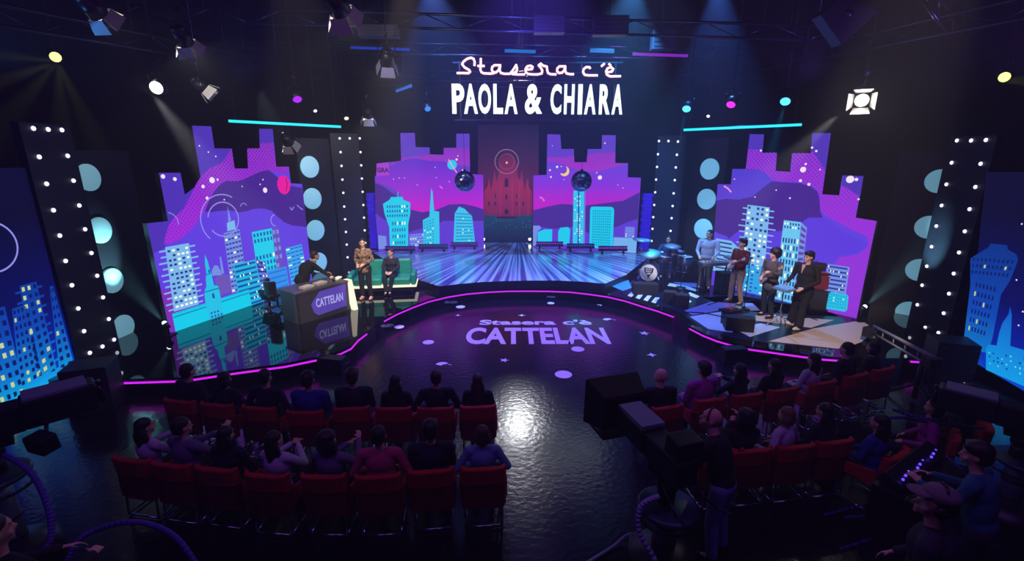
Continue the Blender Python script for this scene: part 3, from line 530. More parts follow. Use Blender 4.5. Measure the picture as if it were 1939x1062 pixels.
# ------------------------------------------------------------------ people
TMP = bpy.data.scenes.new('tmp')
def shell(parts, voxel, name, smooth=4, fac=.5):
    """union of capsules and ellipsoids grown into one continuous skin"""
    b = MB()
    for p in parts:
        if p[0] == 'c':
            _, a, c, r0, r1 = p; b.cyl(a, c, r0, r1, 14); b.ball(a, r0, 14); b.ball(c, r1, 14)
        elif p[0] == 'e': b.ball(p[1], p[2], 16, p[3] if len(p) > 3 else (0, 0, 0))
    me = b.mesh(name+'_src'); o = bpy.data.objects.new('tmp', me); TMP.collection.objects.link(o)
    r = o.modifiers.new('r', 'REMESH'); r.mode = 'VOXEL'; r.voxel_size = voxel; r.use_smooth_shade = True
    s_ = o.modifiers.new('s', 'SMOOTH'); s_.iterations = smooth; s_.factor = fac
    TMP.view_layers[0].update()
    out = bpy.data.meshes.new_from_object(o.evaluated_get(TMP.view_layers[0].depsgraph))
    bpy.data.objects.remove(o); bpy.data.meshes.remove(me); out.name = name; return out
def putmesh(name, me, m, parent):
    o = bpy.data.objects.new(name, me); COL.objects.link(o); o.parent = parent
    if not me.materials: me.materials.append(m)
    if me.materials[0] is not m: o.material_slots[0].link = 'OBJECT'; o.material_slots[0].material = m
    for p in me.polygons: p.use_smooth = True
    return o
SKIN = mat('skin_light', (205, 160, 135), .5); SKIN2 = mat('skin_tan', (176, 128, 102), .5); EYE = mat('eye', (30, 24, 22), .2)
HDARK = mat('hair_dark', (26, 20, 20), .55, noise=40); HBROWN = mat('hair_brown', (62, 40, 28), .55, noise=40); HGREY = mat('hair_grey', (120, 116, 118), .6, noise=40); HBLOND = mat('hair_fair', (120, 92, 66), .55, noise=40)
def cloth(n, c): return mat('cloth_'+n, c, .85, noise=14)
SHOE = mat('shoe_black', (16, 15, 16), .35); SHOEW = mat('shoe_white', (215, 214, 210), .5)
def hand(parts, wrist, d, palm_n, curl=.6, side=1):
    """palm and five separate fingers; d = pointing direction, palm_n = palm normal, side = thumb side sign"""
    d = Vector(d).normalized(); n = Vector(palm_n); n = (n-d*n.dot(d)).normalized(); s_ = d.cross(n)*side; w = Vector(wrist)
    for k in range(4):
        off = s_*(-.030+.020*k); parts.append(('c', w+off*.6+d*.01, w+off+d*.085, .013, .0115))
    for k in range(4):
        L = [.062, .074, .078, .066][k]; p = w+s_*(-.033+.022*k)+d*.088; dirn = d.copy(); r = .0088
        for j in range(3):
            dirn = (dirn*math.cos(curl*.75)+n*math.sin(curl*.75)).normalized(); q = p+dirn*L*(.45, .32, .23)[j]; parts.append(('c', p, q, r, r-.0007)); p = q; r -= .0007
    t0 = w+d*.03+s_*.03; td = (d*.6+s_*.75+n*.3).normalized(); t1 = t0+td*.042; t2 = t1+(d*.85+s_*.2+n*.4).normalized()*.032
    parts.append(('c', t0, t1, .0125, .0105)); parts.append(('c', t1, t2, .0100, .0085))
def V(*a): return Vector(a)
def figure(pose, h=1.75, female=False, top='shirt', voxel=.012, build=1.0, head_yaw=0.0, head_pitch=0.0, hair='short', arms=None, lean=0.0, legs=None, sleeve=1.0, skirt=0, body_name='body'):
    """returns dict of meshes; local frame: faces +y, feet on z=0, pelvis above origin"""
    k = h/1.75; sw = (.175 if female else .20)*build; hw = (.095 if not female else .10)*build
    if pose == 'stand': hip = V(0, 0, .93)
    elif pose == 'perch': hip = V(0, 0, .76)
    else: hip = V(0, 0, .50)
    up = V(0, math.sin(lean), math.cos(lean)); fw = V(0, math.cos(lean), -math.sin(lean))
    chest = hip+up*.34; nb = hip+up*.52; hd = hip+up*.70+V(0, .015, 0)
    if lean > .3: hd = nb+V(0, .09, .16)
    sh = {1: hip+up*.48+V(sw, 0, 0), -1: hip+up*.48+V(-sw, 0, 0)}
    J = {}
    for s_ in (1, -1):
        hj = hip+V(hw*s_, 0, -.02)
        if legs and s_ in legs: kn, an = [Vector(x) for x in legs[s_]]
        elif pose == 'stand': kn, an = V(.11*s_, .03, .50), V(.125*s_, -.02, .09)
        else: kn, an = V(.13*s_, .46, hip.z+.02), V(.13*s_, .44, .09)
        if arms and s_ in arms: el, wr = [Vector(x) for x in arms[s_]]
        elif pose == 'stand': el, wr = sh[s_]+V(.06*s_, -.03, -.29), sh[s_]+V(.07*s_, .06, -.54)
        else: el, wr = sh[s_]+V(.06*s_, .06, -.28), V(.13*s_, .34, hip.z+.13)
        J[s_] = (hj, kn, an, el, wr)
    body, shirt, legsP, shoes = [], [], [], {}
    g = build
    body += [('e', hip+up*.04, (.15*g, .105*g, .13)), ('e', hip+up*.20, (.135*g, .095*g, .16)), ('e', hip+up*.37, (.16*g, .105*g, .16)), ('c', sh[1]-V(.05, 0, 0), sh[-1]+V(.05, 0, 0), .055, .055), ('c', nb-up*.04, hd-V(0, 0, .05), .056, .05)]
    if female: body += [('e', hip+up*.36+V(.07, .075, 0), (.06, .05, .06)), ('e', hip+up*.36+V(-.07, .075, 0), (.06, .05, .06))]
    R = Matrix.Rotation(head_yaw, 3, 'Z') @ Matrix.Rotation(-head_pitch, 3, 'X')
    def H(x, y, z): return hd+R @ V(x, y, z)
    er = (-head_pitch, 0, head_yaw)
    body += [('e', H(0, -.008, .025), (.076, .096, .098), er), ('e', H(0, .02, -.045), (.058, .068, .066), er), ('c', H(0, .085, .005), H(0, .108, -.028), .009, .014), ('e', H(0, .09, -.062), (.024, .012, .007), er), ('e', H(0, .078, -.095), (.022, .018, .016), er),
             ('e', H(.078, -.01, -.01), (.01, .02, .032), er), ('e', H(-.078, -.01, -.01), (.01, .02, .032), er), ('c', H(-.045, .08, .034), H(.045, .08, .034), .011, .011), ('e', H(.05, .06, -.035), (.02, .02, .02), er), ('e', H(-.05, .06, -.035), (.02, .02, .02), er)]
    eyes = [H(.032, .083, .012), H(-.032, .083, .012)]
    for s_ in (1, -1):
        hj, kn, an, el, wr = J[s_]
        body += [('c', hj, kn, .078*g, .05), ('c', kn, an, .052, .036), ('c', an, an+V(.01*s_, .13, -.05), .036, .03), ('c', sh[s_], el, .046*g, .036), ('c', el, wr, .036, .025)]
        d = (wr-el).normalized(); pn = V(-s_*.6, .2, -.8) if abs(d.z) < .7 else V(-s_, .25, 0)
        hand(body, wr, d, pn, .55, 1 if s_*1 > 0 else -1)
        e1 = wr if sleeve >= 1 else (el if sleeve >= .5 else sh[s_]+(el-sh[s_])*.55)
        shirt += [('c', sh[s_], el, .060*g, .050)] if sleeve >= .5 else [('c', sh[s_], e1, .062*g, .056)]
        if sleeve >= 1: shirt += [('c', el, wr-(wr-el)*.06, .050, .038)]
        legsP += [('c', hj, kn, .098*g, .072), ('c', kn, an+V(0, 0, .03), .072, .062 if top != 'wide' else .095)]
        a = an; shoes[s_] = [('c', a+V(0, -.03, -.035), a+V(.012*s_, .14, -.052), .045, .036), ('e', a+V(.006*s_, .05, -.07), (.046, .13, .02)), ('c', a, a+V(0, 0, -.03), .044, .044)]
    shirt += [('e', hip+up*.05, (.165*g, .125*g, .12)), ('e', hip+up*.20, (.158*g, .118*g, .17)), ('e', hip+up*.37, (.182*g, .128*g, .165)), ('c', sh[1]-V(.03, 0, 0), sh[-1]+V(.03, 0, 0), .068, .068), ('c', nb-up*.07, nb-up*.02, .075, .066)]
    if female: shirt += [('e', hip+up*.36+V(.07, .08, 0), (.068, .055, .065)), ('e', hip+up*.36+V(-.07, .08, 0), (.068, .055, .065))]
    if not female: shirt += [('e', hip+up*.20, (.172*g, .122*g, .27))]
    if skirt: shirt += [('e', hip+V(0, 0, -.06-.03*skirt), (.185*g, .145*g, .11+.05*skirt))]
    legsP += [('e', hip+V(0, 0, -.01), (.165*g, .122*g, .12))]
    hp = [('e', H(0, -.022, .052), (.086, .100, .085), er), ('e', H(0, -.05, .0), (.084, .075, .085), er)]
    if hair == 'long': hp += [('e', H(0, -.07, -.06), (.098, .06, .13), er), ('c', H(.06, -.06, -.05), H(.085, -.03, -.20), .045, .03), ('c', H(-.06, -.06, -.05), H(-.085, -.03, -.20), .045, .03), ('c', H(0, -.08, -.08), H(0, -.085, -.24), .07, .045)]
    if hair == 'bob': hp += [('e', H(0, -.055, -.035), (.105, .07, .10), er), ('c', H(.075, -.02, .0), H(.08, .0, -.09), .03, .03), ('c', H(-.075, -.02, .0), H(-.08, .0, -.09), .03, .03)]
    if hair == 'afro': hp = [('e', H(0, -.035, .07), (.138, .138, .118), er), ('e', H(0, -.07, .0), (.125, .095, .10), er)]
    if hair == 'bun': hp += [('e', H(0, -.12, .06), (.045, .045, .045), er)]
    if hair == 'full': hp = [('e', H(0, -.018, .066), (.095, .112, .085), er), ('e', H(0, -.05, .0), (.090, .082, .09), er), ('c', H(-.05, .055, .088), H(.06, .055, .088), .026, .026)]
    if hair == 'curly': hp += [('e', H(0, -.06, -.03), (.125, .10, .14), er), ('e', H(.08, -.03, -.08), (.06, .06, .09), er), ('e', H(-.08, -.03, -.08), (.06, .06, .09), er), ('e', H(0, -.03, .08), (.11, .11, .07), er)]
    out = {'k': k, 'eyes': eyes, 'J': J, 'hd': hd, 'H': H}
    out['body'] = shell(body, voxel, body_name); out['top'] = shell(shirt, max(voxel, .013), 'top'); out['trousers'] = shell(legsP, max(voxel, .013), 'trousers')
    out['shoes'] = {s_: shell(shoes[s_], .011, 'shoe') for s_ in (1, -1)}
    out['hair'] = shell(hp, .013, 'hair', 3) if hair != 'bald' else None
    return out
def person(fig, label, loc, rz, skin=SKIN, top=('shirt', None), bottom=None, shoe=SHOE, hair=HDARK, group=None, eyes=True):
    t = thing('person', label, 'person', loc, rz, group); t.scale = (fig['k'],)*3
    bo = putmesh('body', fig['body'], skin, t); putmesh(top[0], fig['top'], top[1], t); putmesh('trousers', fig['trousers'], bottom, t)
    for s_ in (1, -1): putmesh('shoe', fig['shoes'][s_], shoe, t)
    if fig['hair'] is not None: putmesh('hair', fig['hair'], hair, t)
    if eyes:
        for e in fig['eyes']:
            b = MB(); b.ball(e, .011, 8); b.build('eye', EYE, bo)
    return t
def extra(t, name, fn, m):
    b = MB(); fn(b); return b.build(name, m, t)
def W2(t, v):  # local point of a thing to world
    M = Matrix.LocRotScale(t.location, t.rotation_euler, t.scale); return M @ Vector(v)
def heading(frm, to): return math.atan2(-(to[0]-frm[0]), to[1]-frm[1])

# ------------------------------------------------------------------ presenter desk
DG = mat('desk_charcoal', (62, 60, 66), .45); DTOP = mat('desk_top', (88, 84, 88), .35)
d0, d1 = at(567, 615, S), at(663, 586, S)
dk = thing('presenter_desk', 'charcoal presenter desk with purple lettered front and glowing white end panel', 'desk', (d0.x, d0.y, S), math.atan2(d1.y-d0.y, d1.x-d0.x))
Ld = (Vector((d1.x, d1.y))-Vector((d0.x, d0.y))).length; DD = .72; DH = .80
b = MB(); b.box((Ld/2, DD/2+.02, DH-.02), (Ld+.03, DD+.06, .04)); b.build('desk_top', DTOP, dk)
b = MB(); b.prism([(0, 0, 0), (Ld, 0, 0), (Ld, 0, DH-.04), (0, 0, DH-.04)], (0, .04, 0)); b.build('front_panel', DG, dk)
b = MB(); b.box((.02, DD/2, (DH-.04)/2), (.04, DD, DH-.04)); b.build('side_panel', DG, dk)
b = MB(); zb = .10; q = [(.42, .20), (.52, zb), (Ld-.10, zb+.04), (Ld-.08, DH-.07), (.62, DH-.10), (.36, .42)]; b.prism([(x, -.012, z) for x, z in q], (0, .012, 0)); sgp = b.build('sign_panel', mat('desk_sign_violet', (70, 50, 140), .4, emit=(78, 60, 158), es=.9), dk)
t = text_mesh('CATTELAN', .30, .56, .006, .004, [glow('desk_letters', (170, 170, 235), 1.0)], 'lettering', sgp)
t.rotation_euler = (PI/2, 0, 0); t.location = (.42+(Ld-.5)/2, -.018, .32); t.scale = ((Ld-.66)/1.0, 1, 1)
xs = [v.co.x for v in t.data.vertices]; t.scale[0] = (Ld-.68)/(max(xs)-min(xs)); t.location.x = (.46+Ld-.16)/2
GLW = glow('white_glow', (250, 240, 215), 1.25)
b = MB(); b.prism([(Ld+.02, -.02, 0), (Ld+.02, .22, DH+.0), (Ld+.02, .0, DH+.0), (Ld+.02, -.16, 0)][::-1], (.12, 0, 0)); b.build('end_panel', GLW, dk)
b = MB(); b.box((Ld-.02, .42, DH+.012), (.30, .12, .03), (0, 0, .5)); b.build('top_light_strip', GLW, dk)
PAPER = mat('paper', (225, 222, 215), .8)
def on_desk(x, y, z=0): return W2(dk, (x, y, DH+z))
for n, (x, y, lab) in enumerate([(.42, .22, 'stack of white script papers on the desk, nearest the charcoal end'), (.83, .28, 'stack of white papers on the desk in front of the presenter')]):
    t = thing('paper_stack', lab, 'papers', on_desk(x, y), dk.rotation_euler.z+.2, 'papers on the presenter desk')
    for k in range(5):
        b = MB(); b.box((0, 0, .006+k*.012), (.30, .21, .010), (0, 0, .12*math.sin(k*2.1))); b.build('sheet_bundle', PAPER, t)
t = thing('mug', 'small dark mug on the desk beside the white end panel', 'mug', on_desk(Ld-.25, .24), 0)
b = MB(); b.lathe([(.03, 0), (.04, .005), (.042, .09), (.036, .09), (.034, .012)]); b.build('cup', mat('mug_navy', (30, 34, 60), .3), t); b = MB(); b.tube([(.04, 0, .075), (.068, 0, .07), (.07, 0, .035), (.04, 0, .025)], .006); b.build('handle', mat('mug_navy', (30, 34, 60), .3), t)
# floor cue monitor left of the desk
cm = at(510, 582, S); t = thing('cue_monitor', 'black floor cue monitor on short stand left of the desk', 'monitor', cm, -.35)
b = MB(); b.box((0, 0, .34), (.48, .10, .30), (.35, 0, 0), .015); b.build('screen_housing', BLACKP, t); b = MB(); b.cyl((0, .02, .02), (0, .02, .25), .03); b.build('stand', BLACKP, t); b = MB(); b.lathe([(.14, 0), (.14, .015), (.03, .03)]); b.build('base', BLACKP, t)
# presenter chair
hc = W2(dk, (.30, 1.50, 0)); hc.z = S
t = thing('office_chair', 'black office chair with curved back behind the presenter desk', 'chair', hc, dk.rotation_euler.z-PI/2-.2)
b = MB(); b.box((0, 0, .47), (.5, .48, .09), (0, 0, 0), .03); b.build('seat', BLACKP, t)
b = MB()
for k in range(9):
    a = -1.1+2.2*k/8; b.box((.27*math.sin(a), -.27*math.cos(a)+.02, .66), (.10, .05, .38), (0, 0, a), .015)
b.build('backrest', BLACKP, t); b = MB(); b.tube([(.29*math.sin(-1.2+2.4*k/12), -.30*math.cos(-1.2+2.4*k/12)+.02, .86) for k in range(13)], .012); b.build('rim', CHROME, t)
b = MB(); b.cyl((0, 0, .1), (0, 0, .44), .03); b.build('column', GREYM, t)
for k in range(5):
    a = k*2*PI/5; b = MB(); b.cyl((0, 0, .12), (.28*math.cos(a), .28*math.sin(a), .06), .022, .014); b.ball((.28*math.cos(a), .28*math.sin(a), .03), .03); b.build('leg', GREYM, t)
# presenter
BLKSUIT = cloth('black_suit', (20, 20, 26)); CREAM = cloth('cream', (220, 214, 200)); BLKTR = cloth('black_trousers', (18, 18, 22))
f = figure('perch', 1.86, lean=.70, build=1.1, top='jacket', voxel=.011, hair='short', head_pitch=.1, arms={1: (V(.30, .46, .98), V(.42, .60, .84)), -1: (V(-.28, .50, .92), V(-.20, .74, .80))}, legs={1: (V(.13, .20, .52), V(.14, .02, .09)), -1: (V(-.13, .16, .52), V(-.14, -.06, .09))})
pl = W2(dk, (.74, 1.06, 0)); ph = person(f, 'person in black suit and white shirt leaning over the desk', (pl.x, pl.y, S), dk.rotation_euler.z-PI/2-.25, top=('jacket', BLKSUIT), bottom=BLKTR, hair=HBROWN)
extra(ph, 'shirt_collar', lambda b: b.cyl(f['hd']+V(0, -.05, -.13), f['hd']+V(0, -.02, -.075), .072, .06, 16), CREAM)
extra(ph, 'shirt_front', lambda b: b.ball(f['hd']+V(0, -.03, -.17), (.05, .04, .08)), CREAM)
# ------------------------------------------------------------------ sofa
TEAL = mat('teal_leather', (20, 150, 122), .4, noise=6); 
s0, s1 = at(676, 574, S), at(781, 549, S); s0 = Vector((-4.55, 13.35, S)); s1 = Vector((-3.0, 13.55, S))
sf = thing('sofa', 'teal two-seat sofa with white glowing base line, behind the desk on the left', 'sofa', ((s0.x+s1.x)/2-.08, (s0.y+s1.y)/2+.15, S), math.atan2(s1.y-s0.y, s1.x-s0.x))
LW = 1.95
b = MB(); b.box((0, .35, .14), (LW-.1, .72, .12)); b.build('plinth', BLACKP, sf)
b = MB(); b.box((0, .32, .225), (LW+.06, .84, .045)); b.build('base_line', GLW, sf)
for s_ in (-1, 1):
    b = MB(); b.box((s_*LW*.215, .30, .36), (LW*.425, .68, .22), (0, 0, 0), .05); b.build('seat_cushion', TEAL, sf)
    b = MB(); b.box((s_*LW*.215, .64, .66), (LW*.43, .20, .52), (-.16, 0, 0), .06); b.build('back_cushion', TEAL, sf)
    b = MB(); b.box((s_*(LW/2-.06), .32, .42), (.15, .74, .36), (0, 0, 0), .05); b.build('armrest', TEAL, sf)
    for y in (0.05, .62): b = MB(); b.cyl((s_*.85, y, 0), (s_*.85, y, .09), .025); b.build('leg', CHROME, sf)
# two guests
LEO = cloth('leopard_top', (120, 98, 82)); h_ = NT(LEO); v_ = h_.n('ShaderNodeTexVoronoi'); v_.inputs['Scale'].default_value = 15; tc_ = h_.n('ShaderNodeTexCoord'); h_.l(tc_.outputs['Object'], v_.inputs['Vector'])
rp = h_.n('ShaderNodeValToRGB'); rp.color_ramp.elements[0].position = .30; rp.color_ramp.elements[0].color = (*lin((38, 28, 24)), 1); rp.color_ramp.elements[1].position = .42; rp.color_ramp.elements[1].color = (*lin((132, 108, 90)), 1); h_.l(v_.outputs[0], rp.inputs[0]); h_.l(rp.outputs[0], h_.b.inputs['Base Color'])
f = figure('stand', 1.76, True, voxel=.011, hair='long', head_yaw=.45, arms={1: (V(.25, -.02, 1.16), V(.12, .20, 1.06)), -1: (V(-.25, -.02, 1.16), V(-.10, .22, 1.08))}, skirt=.3)
gw = at(695, 566, S); person(f, 'person standing by the sofa in brown leopard top and black trousers, long dark hair', gw, PI-.1, top=('blouse', LEO), bottom=BLKTR, shoe=mat('shoe_nude', (190, 150, 130), .4))
f = figure('sit', 1.70, True, voxel=.011, hair='bun', head_yaw=-.5, lean=-.05, arms={1: (V(.24, .08, .76), V(.10, .36, .68)), -1: (V(-.24, .08, .76), V(-.08, .38, .68))}, legs={1: (V(.13, .42, .54), V(.10, .50, .09)), -1: (V(-.10, .42, .54), V(-.02, .50, .09))})
person(f, 'person in sheer black outfit sitting on the teal sofa', W2(sf, (.26, .34, 0)), sf.rotation_euler.z+PI-.1, top=('blouse', cloth('sheer_black', (40, 36, 42))), bottom=BLKTR, hair=HBROWN)

# ------------------------------------------------------------------ wash battens and small floor lamps on the platform
for i, (x0, x1, y, lc) in enumerate([(729, 787, 480, (90, 40, 220)), (792, 849, 476, (50, 60, 200)), (853, 906, 472, (90, 40, 220)), (1014, 1067, 471, (130, 30, 220)), (1072, 1126, 475, (60, 60, 200)), (1132, 1188, 480, (150, 40, 220))]):
    a, c = at(x0, y, S2), at(x1, y, S2); L = (c-a).length
    t = thing('wash_batten', ['leftmost of the floor light battens under the ringed planet screen', 'middle floor light batten under the centre-left screen', 'floor light batten closest to the red facade, left side', 'floor light batten closest to the red facade, right side', 'middle floor light batten under the centre-right screen', 'rightmost of the floor light battens under the rounded cyan block'][i], 'stage light', (a+c)/2, math.atan2(c.y-a.y, c.x-a.x), 'floor light battens')
    b = MB(); b.box((0, 0, .20), (L*.96, .12, .20), (-.3, 0, 0)); b.build('housing', BLACKP, t)
    b = MB()
    for k in range(12): b.ball((-L*.45+L*.9*k/11, -.075, .24), (.034, .02, .034), 8)
    b.build('lens_row', glow('batten_%d' % i, lc, 1.2), t)
    for s_ in (-1, 1): b = MB(); b.box((s_*L*.36, 0, .05), (.06, .14, .10)); b.build('foot', BLACKP, t)
for i, (x, y) in enumerate([(916, 459), (1003, 459)]):
    p = at(x, y, S2); t = thing('floor_spot', ['small bright floor spotlight left of the red facade', 'small bright floor spotlight right of the red facade'][i], 'stage light', p, 0)
    b = MB(); b.cyl((0, .1, .13), (0, -.06, .16), .07, .08); b.build('housing', BLACKP, t); b = MB(); b.ball((0, -.075, .16), (.06, .02, .06)); b.build('lens', glow('floor_spot_lens', (230, 250, 255), 14), t); b = MB(); b.box((0, 0, .03), (.16, .16, .06)); b.build('base', BLACKP, t)
# low cyan kerb strip along the platform back
# ------------------------------------------------------------------ disco balls
MIR = mat('mirror_tiles', (120, 130, 150), .12, 1); hm = NT(MIR); vo = hm.n('ShaderNodeTexVoronoi'); vo.inputs['Scale'].default_value = 22; tc2 = hm.n('ShaderNodeTexCoord'); hm.l(tc2.outputs['Object'], vo.inputs['Vector']); 
bp = hm.n('ShaderNodeBump'); bp.inputs['Strength'].default_value = .6; hm.l(vo.outputs['Color'], bp.inputs['Height']); hm.l(bp.outputs[0], hm.b.inputs['Normal'])
for i, (x, y) in enumerate([(880, 343), (1101, 343)]):
    p = aty(x, y, 15.5); t = thing('mirror_ball', ['mirror ball hanging in front of the ringed planet screen', 'mirror ball hanging in front of the crescent moon screen'][i], 'mirror ball', p, 0)
    me = bpy.data.meshes.new('sphere'); bm = bmesh.new(); bmesh.ops.create_uvsphere(bm, u_segments=36, v_segments=22, radius=.33); bm.to_mesh(me); bm.free(); me.materials.append(MIR); link(bpy.data.objects.new('sphere', me), t)
    b = MB(); b.cyl((0, 0, .32), (0, 0, .38), .04); b.build('cap', DARKM, t); b = MB(); b.cyl((0, 0, .36), (0, 0, 12.0-p.z), .006, seg=6); b.build('cable', DARKM, t)

# ------------------------------------------------------------------ hanging title sign
sg = thing('title_sign', 'large hanging title sign: pink neon script above bold white letters', 'sign', aty(1018, 160, 15.0), 0)
o_ = sg.location.copy()
NEON = glow('neon_pink', (255, 205, 225), 3.0)
def sp(x, y):
    w = aty(840+x/5.386, 90+y/5.386, 15.0)-o_; return Vector((w.x, -.04, w.z))
strokes = [[(315, 190), (318, 150), (308, 118), (280, 106), (240, 118), (205, 145), (190, 172), (215, 205), (260, 230), (272, 250), (255, 264), (200, 262), (135, 262)],
 [(380, 110), (380, 180), (376, 225), (385, 252), (410, 265), (480, 268), (520, 262)], [(345, 190), (420, 190)],
 [(578, 182), (520, 182), (496, 200), (492, 230), (505, 254), (535, 256), (562, 232), (578, 182), (572, 235), (585, 262), (620, 270), (680, 270)],
 [(680, 270), (712, 225), (740, 180), (750, 215), (742, 248), (712, 264), (688, 252), (700, 272), (760, 277), (830, 276)],
 [(838, 228), (900, 222), (908, 200), (885, 186), (852, 194), (834, 222), (838, 254), (862, 272), (910, 276), (960, 276)],
 [(960, 276), (1000, 266), (1006, 235), (985, 200), (968, 184), (990, 166), (1012, 186), (1052, 196), (1056, 235), (1064, 262), (1090, 274), (1150, 276)],
 [(1240, 194), (1180, 194), (1158, 214), (1156, 244), (1176, 262), (1208, 258), (1230, 232), (1240, 194), (1238, 240), (1252, 266), (1290, 274), (1328, 274)],
 [(1495, 220), (1485, 202), (1452, 202), (1426, 222), (1420, 252), (1436, 280), (1480, 286), (1570, 286)], [(1605, 195), (1640, 165)],
 [(1666, 255), (1715, 246), (1728, 222), (1705, 202), (1670, 214), (1654, 245), (1662, 278), (1695, 296), (1805, 294)], [(1680, 165), (1705, 190)]]
for st in strokes:
    b = MB(); b.tube([sp(*p) for p in st], .030, 8); b.build('neon_script', NEON, sg)
for st in strokes: b = MB(); b.tube([sp(*p)+Vector((0, .06, 0)) for p in st], .052, 6); b.build('neon_trough', mat('neon_trough_red', (150, 20, 40), .5), sg)  # added red backing stands in for the glow around the tubes
LET = glow('sign_white', (225, 250, 250), 2.2)
def letters(txt, x0, x1):
    y0, y1 = 375, 685
    m0 = 0
    for ch, (cx0, cx1) in txt:
        t = text_mesh(ch, 1, .8, .033, .03, [LET], 'letter', sg); t.rotation_euler = (PI/2, 0, 0)
        xs = [v.co.x for v in t.data.vertices]; ys = [v.co.y for v in t.data.vertices]
        yo = 8*(cx0-90)/1700; a = sp(cx0, y1-10+yo); c = sp(cx1, y0+yo-6)
        sx = (c.x-a.x)/(max(xs)-min(xs)); sz = (c.z-a.z)/(max(ys)-min(ys)); t.scale = (sx, sz, 1)
        t.location = (a.x-min(xs)*sx, 0, a.z-min(ys)*sz)
letters([('P', (90, 208)), ('A', (210, 345)), ('O', (357, 482)), ('L', (508, 605)), ('A', (622, 755)), ('&', (828, 1008)), ('C', (1088, 1205)), ('H', (1226, 1338)), ('I', (1366, 1420)), ('A', (1432, 1560)), ('R', (1582, 1705)), ('A', (1712, 1836))], 0, 0)
b = MB()
for x in (-1.55, -.1, 1.3): b.cyl((x, .15, .8), (x, .15, 12.0-o_.z), .012, seg=6)
for z in (.62, -.98): b.box((0, .15, z), (5.0, .05, .04))
for x in (-2.3, -1.55, -.1, 1.3, 2.3): b.box((x, .16, -.15), (.04, .04, 1.6))
b.build('hanging_frame', DARKM, sg)

# ------------------------------------------------------------------ band
CYM = mat('cymbal', (150, 200, 210), .45, .5); DRUMB = mat('drum_shell', (60, 60, 75), .3); HEADW = mat('drum_head', (225, 222, 225), .5); REDP = mat('drum_red', (170, 40, 50), .4)  # cyan stage light is put into the cymbal base colour
DO = at(1240, 530, S)
dx = DO.x; dy = DO.y
def drum(name, label, c, r, h, axis, shellm=DRUMB, cat='drum', legs=3, stand=0):
    t = thing(name, label, cat, (c[0], c[1], S), 0)
    M = Matrix.Translation((0, 0, c[2])) @ Vector(axis).to_track_quat('Z', 'Y').to_matrix().to_4x4()
    b = MB(); b.lathe([(r, -h/2), (r, h/2)], seg=32, M=M); shl = b.build('shell', shellm, t)
    for s_ in (-1, 1):
        b = MB(); b.lathe([(r*.97, s_*h/2-.004), (r*.97, s_*h/2+.004)], seg=32, M=M); b.build('drum_head', HEADW, shl)
        b = MB(); b.lathe([(r*1.03, s_*h/2-.02), (r*1.03, s_*h/2+.012), (r*.96, s_*h/2+.012), (r*.96, s_*h/2-.02)], seg=32, M=M); b.build('hoop', CHROME, shl)
    return t, M
kc = at(1229, 530, S); ax = Vector((-.45, -1, 0)).normalized()
t, M = drum('bass_drum', 'bass drum with round white front head and dark crest lettering', (kc.x, kc.y, .30), .29, .42, ax)
def crest(b):
    q = [(-.15, .15), (.15, .15), (.13, .02), (.06, -.08), (0, -.19), (-.06, -.08), (-.13, .02)]
    pts = [M @ Vector((x, z, .222)) for x, z in q]
    b.prism(pts, ax*.003)
# orient crest: local frame of M has z along axis
q0 = M.to_quaternion(); up_ = Vector((0, 0, 1)); rt = ax.cross(up_)*-1
def onhead(x, z, d=.224): return Vector((0, 0, .30))+ax*d+rt*x+up_*z
b = MB()
b.prism([onhead(x, z) for x, z in [(-.15, .16), (.15, .16), (.13, .02), (.05, -.09), (0, -.2), (-.05, -.09), (-.13, .02)]], ax*.003); b.build('crest', mat('crest_black', (24, 20, 30), .6), t)
b = MB()
for z, w in ((.11, .10), (.04, .09), (-.03, .06)):
    for k in range(-2, 3): b.prism([onhead(k*w*.42-.012, z-.02, .228), onhead(k*w*.42+.014, z-.02, .228), onhead(k*w*.42+.014, z+.022, .228), onhead(k*w*.42-.012, z+.022, .228)], ax*.002)
b.build('crest_lettering', HEADW, t)
for s_ in (-1, 1): b = MB(); b.cyl(onhead(s_*.27, -.12, .1), onhead(s_*.36, -.30, .18), .012); b.build('spur', CHROME, t)
drum('snare_drum', 'small pale snare drum lit red and blue beside the drummer', (kc.x+.62, kc.y+.45, .62), .18, .15, (0, -.1, 1), REDP)
drum('tom_drum', 'dark tom drum mounted above the bass drum', (kc.x+.05, kc.y+.12, .76), .16, .2, (-.1, -.35, 1))
ft, _ = drum('floor_tom', 'large dark floor tom to the right of the drummer', (dx+1.15, dy+.55, .42), .24, .5, (0, 0, 1))
def legrods(t, r, z):
    for k in range(3): b = MB(); a = k*2.1+.4; b.cyl((r*math.cos(a), r*math.sin(a), z), (r*1.15*math.cos(a), r*1.15*math.sin(a), 0), .008); b.build('leg', CHROME, t)
legrods(ft, .24, .4)
for nm, r in (('snare_drum', .17), ('tom_drum', .2)): legrods(bpy.data.objects[nm], r, .60)
def cymbal(px, py, Y, r, lab, tilt=(.15, 0), hh=False):
    p = aty(px, py, Y); t = thing('hi_hat' if hh else 'cymbal', lab, 'cymbal', (p.x, p.y, S), 0); h = p.z-S
    M = Matrix.Translation((0, 0, h)) @ Euler((tilt[0], tilt[1], 0)).to_matrix().to_4x4()
    for k in range(2 if hh else 1): b = MB(); b.lathe([(r, -.02-.03*k), (r*.3, .0-.03*k), (r*.12, .022-.03*k), (.012, .025-.03*k)], seg=32, M=M); b.build('cymbal_disc', CYM, t)
    b = MB(); b.cyl((0, 0, .2), (0, 0, h+.03), .011); b.build('stand', CHROME, t)
    for k in range(3): a = k*2.1; b = MB(); b.cyl((0, 0, .35), (.3*math.cos(a), .3*math.sin(a), .01), .009); b.build('leg', CHROME, t)
